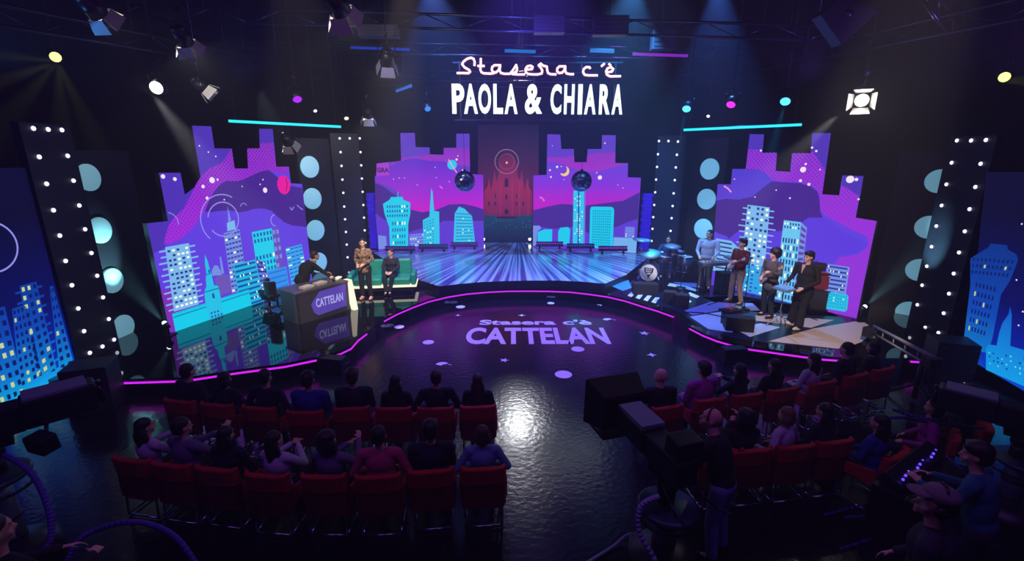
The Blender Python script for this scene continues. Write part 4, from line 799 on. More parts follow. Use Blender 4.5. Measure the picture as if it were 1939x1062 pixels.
cymbal(1216, 453, dy+.1, .30, 'cymbal highest on the left of the drum kit', (.1, .05)); cymbal(1230, 479, dy-.15, .36, 'broad cyan-lit cymbal directly above the bass drum', (.25, -.1))
cymbal(1274, 465, dy+.1, .27, 'cymbal in front of the drummer chest', (.2, 0)); cymbal(1284, 474, dy+.45, .22, 'pair of hi-hat cymbals right of the drummer', (.1, 0), True)
dth = Vector((5.33, dy+.55, S)); t = thing('drum_stool', 'round black stool under the drummer', 'stool', dth, 0)
b = MB(); b.lathe([(.17, .42), (.18, .46), (.15, .5)]); b.build('seat', BLACKP, t); b = MB(); b.cyl((0, 0, .15), (0, 0, .44), .02); b.build('post', CHROME, t)
for k in range(3): a = k*2.1; b = MB(); b.cyl((0, 0, .25), (.25*math.cos(a), .25*math.sin(a), .01), .012); b.build('leg', CHROME, t)
BLSH = cloth('blue_shirt', (60, 80, 130))
f = figure('sit', 1.8, voxel=.012, hair='short', head_yaw=-.2, arms={1: (V(.30, .16, .80), V(.20, .42, .86)), -1: (V(-.32, .16, .80), V(-.22, .42, .82))})
pd = person(f, 'person in blue T-shirt playing drums', (dth.x-.08, dth.y, S+.02), PI-.35, top=('shirt', BLSH), bottom=cloth('denim', (40, 50, 80)), hair=HDARK)
for s_ in (1, -1):
    w = f['J'][s_][4]+V(0, .07, .0); t = thing('drumstick', 'wooden drumstick in the drummer\'s %s hand' % ('right' if s_ > 0 else 'left'), 'drumstick', W2(pd, w), 0)
    b = MB(); b.cyl((.0, .06, -.01), (-.1*s_, -.3, .04), .008, .005, 8); b.build('stick', mat('pale_wood', (200, 170, 120), .5), t)
def mic_stand(px, py, h, lab, boom=None, z=S):
    p = at(px, py, z); t = thing('microphone_stand', lab, 'microphone stand', p, 0)
    b = MB(); b.lathe([(.15, 0), (.15, .015), (.03, .03)]); b.build('base', BLACKP, t); b = MB(); b.cyl((0, 0, .02), (0, 0, h), .011); b.build('pole', BLACKP, t); b = MB()
    e = Vector((0, 0, h))
    if boom: e = Vector((boom[0], boom[1], h+boom[2])); b.cyl((0, 0, h), e, .009); 
    else: b.cyl((0, 0, h-.05), (0, -.12, h), .01); e = Vector((0, -.12, h))
    b.build('boom', BLACKP, t); b = MB(); d = Vector((-.10, .05, .03)); b.cyl(e, e+d, .014, .02); b.ball(e+d*1.2, .028); b.build('microphone', GREYM, t)
mic_stand(1408, 588, 1.45, 'slim black microphone stand in front of the guitarist and singers')
mic_stand(1289, 545, .95, 'boom microphone stand at the drum kit, head raised to the right', (.5, -.1, .55))
# keyboard and player
kp = at(1350, 556, S); t = thing('keyboard', 'long stage keyboard on a black stand in front of the white-shirted player', 'keyboard', kp, .12)
b = MB(); b.box((0, 0, .93), (1.0, .32, .09), (0, 0, 0), .01); b.build('case', mat('keyboard_grey', (70, 72, 84), .35), t)
b = MB(); b.box((0, .07, .98), (.92, .14, .012)); b.build('white_keys', HEADW, t); b = MB()
for k in range(30):
    if k % 7 not in (2, 6): b.box((-.45+k*.0306, .04, .99), (.014, .09, .012))
b.build('black_keys', BLACKP, t)
for s_ in (-1, 1): b = MB(); b.tube([(s_*.42, -.2, .01), (s_*.42, -.14, .88), (s_*.42, .14, .88), (s_*.42, .2, .01)], .016); b.build('leg', BLACKP, t)
f = figure('stand', 1.84, voxel=.012, build=1.12, hair='short', head_yaw=-.5, head_pitch=-.1, arms={1: (V(.27, .10, 1.15), V(.18, .36, 1.06)), -1: (V(-.29, .08, 1.15), V(-.22, .36, 1.06))})
kb = person(f, 'person in loose white shirt playing the keyboard', (kp.x-.1, kp.y+.46, S), PI-.5, top=('shirt', cloth('white_shirt', (215, 205, 215))), bottom=cloth('tan_trousers', (150, 120, 95)), hair=HDARK)
t = thing('keyboard', 'smaller light blue lit keyboard tier behind the long keyboard', 'keyboard', (kp.x+.75, kp.y+.55, S), .5)
b = MB(); b.box((0, 0, 1.0), (.6, .26, .07), (.15, 0, 0), .01); b.build('case', mat('keyboard_pale', (120, 130, 150), .4), t)
for s_ in (-1, 1): b = MB(); b.tube([(s_*.25, -.14, .01), (s_*.25, 0, .96), (s_*.25, .16, .01)], .014); b.build('leg', BLACKP, t)
for i, (px, py, w, dd, hh, lab) in enumerate([(1376, 556, .42, .4, .62, 'black equipment case between keyboard and guitarist'), (1306, 524, .5, .4, .55, 'dark equipment case behind the drum kit')]):
    p = at(px, py, S); t = thing('equipment_case', lab, 'case', (p.x, p.y+dd/2, S), .1); b = MB(); b.box((0, 0, hh/2), (w, dd, hh), (0, 0, 0), .015); b.build('body', BLACK, t)
    b = MB(); 
    for sx in (-1, 1):
        for sy in (-1, 1): b.box((sx*w/2, sy*dd/2, hh/2), (.025, .025, hh))
    b.build('edge_trim', GREYM, t); b = MB(); b.tube([(-.08, -dd/2-.01, hh*.6), (-.06, -dd/2-.04, hh*.6), (.06, -dd/2-.04, hh*.6), (.08, -dd/2-.01, hh*.6)], .008); b.build('handle', CHROME, t)
def guitar(t0, C, neck_dir, n, bodym, lab, name='electric_guitar', L=.62):
    """C = body centre (world), neck_dir, n = facing normal"""
    d = Vector(neck_dir).normalized(); n = Vector(n); n = (n-d*n.dot(d)).normalized(); s_ = n.cross(d); o = thing(name, lab, 'guitar', C, 0)
    M = Matrix((d, s_, n)).transposed().to_4x4()
    out = []
    for k in range(40):
        a = 2*PI*k/40; r = .165+.03*math.cos(2*a)+.012*math.cos(3*a); out.append((r*1.15*math.cos(a), r*.92*math.sin(a)))
    b = MB(); b.prism([M @ Vector((x, y, -.02)) for x, y in out], M.to_3x3() @ Vector((0, 0, .045))); bdy = b.build('body', bodym, o, .006)
    b = MB(); b.prism([M @ Vector(p) for p in [(.1, -.028, .02), (.15+L, -.022, .02), (.15+L, .022, .02), (.1, .028, .02)]], M.to_3x3() @ Vector((0, 0, .022))); b.build('neck', mat('maple', (170, 120, 70), .4), o)
    b = MB(); b.prism([M @ Vector(p) for p in [(.14+L, -.03, .012), (.31+L, -.045, .012), (.31+L, .035, .012), (.14+L, .03, .012)]], M.to_3x3() @ Vector((0, 0, .02))); b.build('headstock', bodym, o)
    b = MB(); b.prism([M @ Vector(p) for p in [(-.12, -.06, .026), (.10, -.05, .026), (.10, .06, .026), (-.08, .07, .026)]], M.to_3x3() @ Vector((0, 0, .005))); b.build('pickguard', HEADW, bdy)
    b = MB()
    for k in range(4): b.cyl(M @ Vector((-.1, -.015+.01*k, .034)), M @ Vector((.16+L, -.013+.009*k, .046)), .0015, seg=4)
    b.build('strings', CHROME, o); return o
MAR = cloth('maroon_shirt', (110, 38, 36)); KH = cloth('khaki', (150, 126, 108)); GRJ = cloth('grey_jacket', (92, 82, 84)); DKG = cloth('dark_green_trousers', (24, 34, 40))
gp = at(1391, 575, S)
f = figure('stand', 1.82, voxel=.011, build=1.12, hair='full', head_yaw=-.1, head_pitch=-.1, lean=-.04, arms={1: (V(.31, -.02, 1.16), V(.16, .19, 1.06)), -1: (V(-.33, .08, 1.2), V(-.30, .32, 1.24))}, legs={1: (V(.13, .05, .5), V(.20, .0, .09)), -1: (V(-.12, .03, .5), V(-.17, -.04, .09))})
rzg = PI-1.3; g1 = person(f, 'person in maroon shirt and khaki trousers playing guitar', gp, rzg, top=('shirt', MAR), bottom=KH, hair=HDARK, shoe=mat('shoe_brown', (70, 52, 46), .5))
Rg = Euler((0, 0, rzg)).to_matrix()
guitar(None, W2(g1, (.08, .19, 1.06)), Rg @ V(-1, .35, .45), Rg @ V(.1, 1, .2), mat('guitar_white', (190, 180, 190), .25), 'pale electric guitar held by the maroon-shirted player')
bp_ = at(1450, 600, S)
f = figure('stand', 1.76, voxel=.011, build=1.12, hair='afro', head_yaw=-.1, head_pitch=-.1, arms={1: (V(.30, -.02, 1.16), V(.12, .20, 1.06)), -1: (V(-.32, .08, 1.2), V(-.28, .30, 1.25))}, skirt=1.2, top='jacket')
g2 = person(f, 'person with big curly hair in grey jacket playing bass guitar', bp_, PI-1.3, top=('jacket', GRJ), bottom=DKG, hair=HDARK)
Rg = Euler((0, 0, PI-1.3)).to_matrix()
guitar(None, W2(g2, (.05, .20, 1.04)), Rg @ V(-1, .4, .55), Rg @ V(.1, 1, .2), mat('guitar_cream', (200, 170, 150), .3), 'cream bass guitar held by the curly-haired player in grey', 'bass_guitar', .78)
sp_ = at(1511, 618, S)
f = figure('stand', 1.84, voxel=.010, build=1.2, hair='full', head_yaw=-.1, top='wide', arms={1: (V(.33, .0, 1.14), V(.26, .26, 1.0)), -1: (V(-.33, .02, 1.14), V(-.22, .30, 1.0))}, skirt=2.0, legs={1: (V(.14, .04, .5), V(.18, .02, .09)), -1: (V(-.12, .10, .5), V(-.16, .18, .09))})
sg1 = person(f, 'person in oversized black suit and white shoes, rightmost of the band', sp_, PI-1.25, top=('jacket', BLKSUIT), bottom=BLKSUIT, hair=HDARK, shoe=SHOEW)
extra(sg1, 'neckline', lambda b: b.prism([f['hd']+V(-.045, .09, -.16), f['hd']+V(.045, .09, -.16), f['hd']+V(.0, .142, -.36)], (0, .012, 0)), SKIN)
# sampler pad on stand
pp_ = W2(sg1, (.12, .46, 0)); t = thing('percussion_pad', 'pale blue sampling pad on a slim stand in front of the black-suited player', 'percussion pad', (pp_.x, pp_.y, S), -1.25)
b = MB(); b.box((0, 0, .96), (.42, .30, .05), (.1, 0, 0), .01); b.build('pad_case', mat('pad_case', (110, 130, 150), .4), t); b = MB()
for i in range(3):
    for j in range(2): b.box((-.13+.13*i, -.06+.12*j, .99), (.11, .10, .012), (.1, 0, 0))
b.build('pads', mat('pad_blue', (120, 180, 220), .5), t); b = MB(); b.cyl((0, 0, .3), (0, 0, .94), .014); b.build('post', CHROME, t)
for k in range(3): a = k*2.1; b = MB(); b.cyl((0, 0, .45), (.28*math.cos(a), .28*math.sin(a), .01), .012); b.build('leg', CHROME, t)
# amps
ap = Vector((8.05, 12.05, S))
t = thing('speaker_cabinet', 'black speaker cabinet with grey corners under the red amplifier', 'speaker cabinet', ap, -.35); b = MB(); b.box((0, .2, .28), (.62, .42, .56), (0, 0, 0), .015); b.build('cabinet', BLACK, t)
b = MB(); b.box((0, -.015, .28), (.54, .02, .48)); b.build('grille', mat('grille', (34, 34, 40), .8), t); b = MB()
for sx in (-1, 1):
    for z in (.02, .54): b.box((sx*.30, -.005, z), (.05, .05, .05))
b.build('corner', GREYM, t)
t = thing('guitar_amplifier', 'red guitar amplifier standing on the black speaker cabinet', 'amplifier', (ap.x+.03, ap.y, S+.565), -.35); b = MB(); b.box((0, .2, .24), (.56, .36, .48), (0, 0, 0), .015); b.build('cabinet', mat('amp_red', (170, 36, 40), .5), t)
b = MB(); b.box((0, .01, .2), (.48, .02, .34)); b.build('grille', mat('amp_grille_red', (120, 28, 32), .8), t); b = MB(); b.box((0, .005, .43), (.5, .02, .06)); b.build('control_panel', GREYM, t)
b = MB()
for k in range(6): b.cyl((-.2+.08*k, -.02, .43), (-.2+.08*k, .0, .43), .014)
b.build('knobs', BLACKP, t)
t = thing('amplifier_head', 'black amplifier head with chrome handle on top of the red amplifier', 'amplifier', (ap.x+.05, ap.y+.02, S+1.055), -.35); b = MB(); b.box((0, .18, .11), (.52, .26, .22), (0, 0, 0), .012); b.build('case', BLACK, t); b = MB(); b.box((0, .045, .14), (.44, .01, .06)); b.build('front_panel', GREYM, t); b = MB(); b.tube([(-.12, .18, .22), (-.1, .18, .25), (.1, .18, .25), (.12, .18, .22)], .012); b.build('handle', CHROME, t)
# wedge monitors
def wedge(px, py, z, w, lab, rz):
    p = at(px, py, z); t = thing('stage_monitor', lab, 'loudspeaker', p, rz, 'wedge monitors'); prof = [(-.20, 0), (.20, 0), (.20, .12), (.02, .34), (-.20, .34)]
    b = MB(); b.prism([(-w/2, y, zz) for y, zz in prof], (w, 0, 0)); cab = b.build('cabinet', BLACK, t, .012)
    b = MB(); b.prism([(-w/2+.03, .205, .13), (w/2-.03, .205, .13), (w/2-.03, .03, .335), (-w/2+.03, .03, .335)], (0, .010, .010)); b.build('grille', mat('grille', (34, 34, 40), .8), cab)
    b = MB(); b.tube([(w/2-.0, -.06, .2), (w/2+.03, -.06, .2), (w/2+.03, .04, .2), (w/2, .04, .2)], .01); b.build('handle', GREYM, cab); return t
wedge(1220, 555, S, .72, 'black wedge monitor in front of the bass drum', -.12); wedge(1268, 572, S, .34, 'small black wedge monitor right of the one before the bass drum', -.4); wedge(1291, 578, S, .36, 'small black wedge monitor nearest the stage edge on the striped floor', -.4)
wedge(1397, 623, S, .62, 'black wedge monitor at the front of the band on pale floor', -.25)
wedge(1383, 682, 0, .50, 'black wedge monitor on the arena floor below the band', .1); wedge(635, 701, 0, .55, 'black wedge monitor on the arena floor below the desk', -.2)
# pedal boards and cables
p = at(1390, 588, S); t = thing('pedalboard', 'dark pedalboard with small effects on the floor by the guitarist', 'pedalboard', p, .35); b = MB(); b.box((0, 0, .03), (.75, .32, .05)); b.build('board', BLACKP, t)
for k in range(5): b = MB(); b.box((-.28+.14*k, 0, .075), (.09, .15, .04), (0, 0, .1*k), .006); b.build('pedal', [GREYM, REDP, DRUMB, CYM, GREYM][k], t)
for i, pts in enumerate([[(1340, 577), (1360, 571), (1395, 574), (1430, 567), (1470, 580)], [(1290, 590), (1330, 592), (1372, 600), (1402, 596)], [(1480, 600), (1500, 607), (1530, 600), (1548, 606)]]):
    b = MB(); b.tube([at(x, y, S+.02) for x, y in pts], .012, 6); tag(b.build('cable', BLACKP), ['black cable running behind the guitarist feet', 'black cable beside the monitors along the stage edge', 'black cable between the bass player and the amplifier'][i], 'cable', 'stage cables')
# ------------------------------------------------------------------ theatre seats
RED_ = mat('red_velvet', (190, 10, 36), .8, noise=20); REDD = mat('red_velvet_back', (110, 10, 18), .85, noise=20)
def make_seat():
    t = thing('theatre_seat', '', 'seat', (0, 0, 0), 0)
    b = MB(); b.box((0, .02, .43), (.50, .48, .11), (.06, 0, 0), .035); b.build('seat_cushion', RED_, t)
    b = MB()
    pr = [(-.275, -.20), (-.24, -.28), (-.12, -.305), (.12, -.305), (.24, -.28), (.275, -.20), (.25, -.17), (.20, -.225), (-.20, -.225), (-.25, -.17)]
    b.prism([(x, y, .62) for x, y in pr], (0, -.02, .24)); b.build('backrest', RED_, t, .02)
    b = MB(); b.prism([(x*.99, y+.005, .30) for x, y in pr], (0, 0, .318)); b.build('back_shell', REDD, t, .01)
    for s_ in (-1, 1):
        b = MB(); b.prism([(s_*.255, -.2, .40), (s_*.255, .16, .44), (s_*.255, .16, .58), (s_*.255, -.18, .64)], (s_*.03, 0, 0)); b.build('armrest', RED_, t, .01)
        b = MB(); b.tube([(s_*.22, .22, .38), (s_*.22, .24, .03), (s_*.22, -.26, .03), (s_*.22, -.24, .34)], .014, 8); b.build('leg', CHROME, t)
    b = MB(); b.tube([(-.22, -.26, .03), (.22, -.26, .03)], .014, 8); b.build('crossbar', CHROME, t); return t
seat0 = make_seat(); seat_used = False
def place_seat(x, y, rz, label, group):
    global seat_used
    t = seat0 if not seat_used else copy_tree(seat0); seat_used = True
    t.location = (x, y, 0); t.rotation_euler = (0, 0, rz); tag(t, label, 'seat', group); return t
# audience figures: a few bodies, dressed differently
VO = .014
A_LAP = {1: (V(.24, .06, .72), V(.08, .32, .64)), -1: (V(-.24, .06, .72), V(-.08, .32, .64))}
A_CLAP = {1: (V(.27, .16, .80), V(.05, .36, .92)), -1: (V(-.27, .16, .80), V(-.05, .36, .92))}
A_CLAPR = {1: (V(.30, .14, .82), V(.20, .40, .98)), -1: (V(-.26, .10, .76), V(.06, .38, .92))}
A_HIP = {1: (V(.32, -.02, .74), V(.16, .24, .62)), -1: (V(-.32, -.02, .74), V(-.14, .26, .62))}
AF = {
 'm_short': figure('sit', 1.78, hair='short', voxel=VO, arms=A_HIP), 'm_clap': figure('sit', 1.76, hair='short', voxel=VO, arms=A_CLAPR, head_yaw=-.3),
 'm_full': figure('sit', 1.80, hair='full', voxel=VO, arms=A_LAP, build=1.06), 'f_long': figure('sit', 1.66, True, hair='long', voxel=VO, arms=A_LAP),
 'f_clap': figure('sit', 1.66, True, hair='long', voxel=VO, arms=A_CLAP, head_yaw=-.2), 'f_bob': figure('sit', 1.66, True, hair='bob', voxel=VO, arms=A_HIP),
 'f_curly': figure('sit', 1.68, True, hair='curly', voxel=VO, arms=A_CLAPR, head_yaw=-.25), 'm_bald': figure('sit', 1.78, hair='bald', voxel=VO, arms=A_LAP, head_yaw=.6),
}
C_NAVY = cloth('navy', (18, 20, 46)); C_BLK = cloth('black', (14, 14, 22)); C_WHT = cloth('white', (200, 200, 215)); C_GRY = cloth('lilac_grey', (110, 105, 135)); C_PNK = cloth('pink', (200, 60, 110)); C_MAG = cloth('magenta', (170, 30, 150)); C_LBL = cloth('light_blue', (110, 150, 190)); C_BLUE = cloth('blue', (30, 50, 150)); DEN = cloth('dark_denim', (22, 26, 50)); C_TEAL = cloth('teal', (30, 110, 130))
def sitter(key, x, y, rz, label, topc, hair=HDARK, skin=SKIN, name='top', grp=None, z=0):
    return person(AF[key], label, (x, y, z), rz, skin=skin, top=(name, topc), bottom=DEN, hair=hair, eyes=False, group=grp)
def row(px, people, rowname, blockname, y_shift=0):
    pts = [at(x, y, .88) for x, y in px]; n = len(pts)
    for i, p in enumerate(pts):
        a, c = pts[max(0, i-1)], pts[min(n-1, i+1)]; rz = math.atan2(c.y-a.y, c.x-a.x)
        f_ = Vector((-math.sin(rz), math.cos(rz), 0)); q = p+f_*.30
        who = people[i]
        place_seat(q.x, q.y, rz, ('red theatre seat under the %s, %s row of %s block' % (who[4], rowname, blockname)) if who else 'empty red theatre seat at the aisle end, %s row of %s block' % (rowname, blockname), 'red theatre seats, %s row of %s block' % (rowname, blockname))
        if who:
            key, topc, hair, label = who[:4]; q2 = q+f_*-.02
            sitter(key, q2.x, q2.y, rz+who[5], label, topc, hair, grp=None, z=-.02 if key.startswith('m') else -.01)
ORD = ['first from the left', 'second from the left', 'third from the left', 'fourth from the left', 'fifth from the left', 'sixth from the left', 'seventh from the left', 'eighth from the left']
row([(332, 757), (403, 764), (483, 770), (572, 778), (662, 771), (742, 771), (823, 771), (905, 768)], [
 ('m_short', C_NAVY, HDARK, 'dark-clothed person seen from behind in the left-most front seat', 'left-most front sitter', -.1),
 ('f_bob', C_NAVY, HDARK, 'person in dark top with bobbed dark hair, second front seat from the left', 'bob-haired sitter', .0),
 ('m_short', C_NAVY, HDARK, 'short-haired person in navy, third front seat from the left', 'short-haired navy sitter', .0),
 ('m_full', C_BLUE, HDARK, 'person in blue jacket seen from behind, fourth front seat from the left', 'blue-jacket sitter', .0),
 ('m_full', C_NAVY, HBROWN, 'broad-shouldered person in navy with brown hair, fifth front seat from the left', 'broad-shouldered sitter', .0),
 ('f_long', C_BLK, HDARK, 'person with long black hair, sixth front seat from the left', 'black-haired sitter', .0),
 ('m_short', C_BLK, HBROWN, 'person in black with short brown hair and pale collar, second front seat from the aisle', 'short brown-haired sitter', .1),
 ('f_long', C_BLK, HBROWN, 'person with long brown hair in the front seat nearest the aisle', 'aisle-side brown-haired sitter', -.1)], 'front', 'left')
row([(240, 868), (315, 878), (400, 886), (497, 898), (607, 900), (712, 900), (815, 890), (915, 885)], [
 ('f_clap', C_WHT, HDARK, 'person in white top with raised hands, left-most seat of the second row', 'white-topped clapping sitter', -.2),
 ('m_clap', C_GRY, HDARK, 'person in lilac grey shirt clapping, second seat of the second row', 'lilac-shirted clapping sitter', -.15),
 ('f_long', C_NAVY, HDARK, 'person with long dark hair in navy, third seat of the second row', 'navy long-haired sitter', 0),
 ('f_clap', C_WHT, HDARK, 'person in bright white top with dark hair, fourth seat of the second row', 'bright white-topped sitter', -.1),
 ('f_curly', C_GRY, HDARK, 'person with big dark curly hair, fifth seat of the second row', 'curly-haired sitter', -.1),
 ('m_short', C_PNK, HDARK, 'person in pink top with cropped hair, middle of the second row', 'pink-topped sitter', 0),
 ('m_full', C_NAVY, HDARK, 'person in navy jacket, second seat from the aisle in the second row', 'navy-jacket sitter', 0),
 ('f_bob', C_LBL, HBROWN, 'person in pale blue top with bobbed hair, second row seat nearest the aisle', 'pale blue-topped sitter', 0)], 'second', 'left')
row([(1270, 768), (1352, 754), (1422, 745), (1490, 735), (1567, 722), (1630, 708), (1682, 696)], [
 ('m_bald', C_BLK, HDARK, 'bald person in black jacket in the front right seat nearest the aisle', 'bald sitter', -.2),
 ('m_full', C_MAG, HDARK, 'person in magenta shirt sitting tall, second front seat of the right block', 'magenta-shirted sitter', .1),
 ('f_clap', C_NAVY, HDARK, 'person with long dark hair clapping, third front seat of the right block', 'long-haired clapping sitter', .2),
 ('f_long', C_BLK, HDARK, 'person in black with long hair, fourth front seat of the right block', 'black-clothed long-haired sitter', .1),
 ('f_long', C_WHT, HDARK, 'person in white top with dark hair, fifth front seat of the right block', 'white-topped sitter', .1),
 ('m_short', C_NAVY, HDARK, 'person in dark clothes near the stage edge, sixth front seat of the right block', 'dark-clothed sitter', .2),
 ('f_bob', C_BLK, HDARK, 'person in black at the far right end of the front row', 'far-end black-clothed sitter', .2)], 'front', 'right')
row([(1378, 855), (1433, 850), (1515, 843), (1590, 834)], [None,
 ('f_curly', C_BLK, HDARK, 'person with dark curly hair in the second row of the right block', 'dark curly-haired sitter', 0),
 ('f_bob', C_WHT, HBLOND, 'fair-haired person in pale top in the second row of the right block', 'fair-haired sitter', .4),
 ('f_long', C_NAVY, HDARK, 'person with long dark hair at the right end of the second row', 'long dark-haired end sitter', .3)], 'second', 'right')
# onlookers on stools further right
for i, (px, py, key, col_, lab, rz) in enumerate([(1668, 800, 'f_long', C_BLUE, 'onlooker in blue sitting right of the second row, facing the stage', .5), (1772, 770, 'f_bob', C_MAG, 'onlooker in violet sitting near the far right loudspeakers', .9), (1832, 756, 'm_full', C_NAVY, 'dark-haired onlooker in navy at the far right near the blue screen', 1.0)]):
    p = at(px, py, 1.15); place_seat(p.x, p.y+.02, rz, 'red theatre seat under the %s' % lab.split(' sitting')[0].split(' near')[0].split(' at ')[0].split(' behind')[0], 'loose red theatre seats on the right'); sitter(key, p.x, p.y, rz, lab, col_)

# ------------------------------------------------------------------ studio camera on pedestal, centre right
CAMB = mat('camera_body', (26, 28, 34), .4); GREYP = mat('grey_plastic', (120, 132, 150), .4); PEDW = mat('pedestal_pale', (120, 150, 165), .35, .3)
def studio_camera(name, label, base, rz, h, prompter=True, sc=1.0, ped=True):
    t = thing(name, label, 'studio camera', base, rz); t.scale = (sc,)*3
    b = MB(); b.box((0, .05, h), (.26, .62, .30), (0, 0, 0), .02); b.build('camera_body', CAMB, t)
    b = MB(); b.box((0, .66, h+.02), (.30, .62, .32), (0, 0, 0), .03); b.build('box_lens', CAMB, t)
    b = MB(); b.cyl((0, .97, h+.02), (0, 1.02, h+.02), .13, .14, 24); b.build('lens_glass', BLACKG, t)
    b = MB(); b.box((0, .64, h+.195), (.30, .52, .03)); b.build('top_cover', GREYP, t)
    if prompter:
        b = MB(); q = [(-.36, 1.05), (.36, 1.05), (.38, 1.45), (-.38, 1.45)]
        b.prism([(-.28, 1.02, h-.20), (.28, 1.02, h-.20), (.37, 1.38, h-.26), (-.37, 1.38, h-.26)], (0, 0, .05)); b.prism([(-.28, 1.02, h+.22), (.28, 1.02, h+.22), (.37, 1.36, h+.33), (-.37, 1.36, h+.33)], (0, 0, .03))
        b.prism([(-.28, 1.0, h-.19), (.28, 1.0, h-.19), (.28, 1.0, h+.23), (-.28, 1.0, h+.23)], (0, .02, 0))
        for s_ in (-1, 1): b.prism([(s_*.28, 1.02, h-.20), (s_*.37, 1.38, h-.26), (s_*.37, 1.36, h+.35), (s_*.28, 1.02, h+.24)], (s_*.015, 0, 0))
        b.build('prompter_hood', BLACK, t); b = MB(); b.box((0, 1.25, h-.36), (.5, .36, .05)); b.build('prompter_screen', BLACKP, t)
    b = MB(); b.box((.0, -.15, h+.28), (.30, .22, .22), (.1, 0, 0), .015); b.build('viewfinder', BLACKP, t)
    b = MB(); b.box((0, .05, h-.20), (.24, .40, .10)); b.cyl((0, .05, h-.36), (0, .05, h-.24), .12); b.build('pan_head', DARKM, t)
    for s_ in (-1, 1): b = MB(); b.tube([(s_*.14, -.05, h-.22), (s_*.24, -.45, h-.30), (s_*.26, -.62, h-.24)], .014); b.build('pan_bar', DARKM, t)
    if ped:
        b = MB(); b.lathe([(.30, h-.62), (.33, h-.60), (.33, h-.57), (.30, h-.55)]); b.build('platform_ring', mat('ring_teal', (40, 70, 84), .4, .5), t)
        b = MB(); b.cyl((0, .05, h-.58), (0, .05, h-.36), .10); b.build('upper_column', DARKM, t)
        b = MB(); b.cyl((0, .02, .22), (0, .02, h-.56), .13, .12, 24); b.build('pedestal_column', PEDW, t)
        for z in (.38, .62): b = MB(); b.cyl((0, .02, z), (0, .02, z+.03), .136, .136, 24); b.build('column_band', BLACKP, t)
        b = MB(); b.tube([(.30*math.cos(k*PI/12), .30*math.sin(k*PI/12)+.02, h-.72) for k in range(25)], .016); b.build('steering_ring', DARKM, t)
        b = MB(); b.lathe([(.44, .08), (.46, .10), (.42, .24), (.14, .30)], seg=6); b.build('pedestal_base', CAMB, t)
        for k in range(3): a = k*2.094+.5; b = MB(); b.cyl((.36*math.cos(a)-.02, .36*math.sin(a), .07), (.36*math.cos(a)+.02, .36*math.sin(a), .07), .07); b.build('wheel', BLACKP, t)
    return t
c0 = at(1238, 985, .55)
sc_ = studio_camera('studio_camera', 'black studio camera with prompter hood on a pale pedestal in the aisle, right of centre', (c0.x+.10, c0.y-.10, 0), .30, 1.44, sc=.95)
CBW = mat('cable_white', (150, 165, 200), .5); CBV = mat('cable_violet', (70, 50, 150), .5); CBB = mat('cable_black', (14, 14, 18), .5)
def cable(label, pts, r, m, grp='camera cables', bands=None):
    # smooth the run with Catmull-Rom
    P_ = [Vector(p) for p in pts]; Q = []
    for i in range(len(P_)-1):
        a, b_, c, d = P_[max(0, i-1)], P_[i], P_[i+1], P_[min(len(P_)-1, i+2)]
        for k in range(6):
            s_ = k/6; Q.append(.5*((2*b_)+(c-a)*s_+(2*a-5*b_+4*c-d)*s_*s_+(3*b_-a-3*c+d)*s_**3))
    Q.append(P_[-1]); b = MB(); b.tube(Q, r, 8); return tag(b.build('cable', m), label, 'cable', grp)
cx, cy = c0.x, c0.y
cable('thick pale cable curving down the left side of the central camera pedestal', [W2(sc_, (-.20, -.1, 1.12)), W2(sc_, (-.38, -.05, 1.0)), W2(sc_, (-.40, -.08, .70)), W2(sc_, (-.26, -.22, .40)), W2(sc_, (-.22, -.45, .05)), W2(sc_, (-.2, -.8, .03))], .026, CBW)
cable('pale cable running off across the floor left of the central pedestal', [at(1222, 1015, .2), at(1190, 1012, .1), at(1160, 1035, .03), at(1120, 1060, .03), at(1080, 1085, .03)], .018, CBW)
# cameraman
f_op = figure('stand', 1.80, hair='bald', voxel=.012, head_yaw=.4, head_pitch=-.25, lean=.28, arms={1: (V(.28, .22, 1.14), V(.16, .46, 1.18)), -1: (V(-.28, .22, 1.14), V(-.16, .46, 1.18))})
op = at(1352, 1000, .0); opp = person(f_op, 'bald camera operator in black shirt and pale trousers behind the central camera', (2.28, 4.38, 0), .75, top=('shirt', C_BLK), bottom=cloth('pale_denim', (120, 135, 190)), eyes=False)
extra(opp, 'headset', lambda b: b.tube([f_op['hd']+V(.09*math.cos(a), 0, .02+.11*math.sin(a)) for a in [k*PI/10 for k in range(11)]], .009), BLACKP)
# left edge camera
lc = aty(20, 800, 4.35)
lcam = studio_camera('studio_camera', 'black studio camera cut off by the left edge of the picture', (lc.x-.28, lc.y-.1, 0), -.75, lc.z, False)
t = thing('camera_monitor', 'black monitor hood hanging at the right of the left edge camera', 'monitor', aty(80, 838, 4.2), -.3)
b = MB(); b.box((0, 0, 0), (.24, .16, .18), (.1, 0, 0), .012); b.build('hood', BLACKP, t); b = MB(); b.box((0, -.085, 0), (.20, .01, .14), (.1, 0, 0)); b.build('screen', BLACKG, t); b = MB(); b.tube([(0, .05, .08), (-.10, .12, .14), (-.24, .10, .12)], .018); b.build('arm', DARKM, t)
cable('violet-lit cable looping down in front of the left edge camera', [aty(8, 862, 4.0), aty(38, 878, 3.9), aty(66, 905, 3.8), aty(86, 945, 3.7), aty(97, 990, 3.6), aty(92, 1030, 3.5), aty(60, 1060, 3.4)], .026, CBV)
cable('violet-lit cable arching along the bottom left edge', [aty(128, 1062, 3.4), aty(150, 1022, 3.5), aty(190, 1000, 3.6), aty(250, 988, 3.6), aty(300, 998, 3.6), aty(338, 1022, 3.5), aty(372, 1068, 3.4)], .024, CBV)
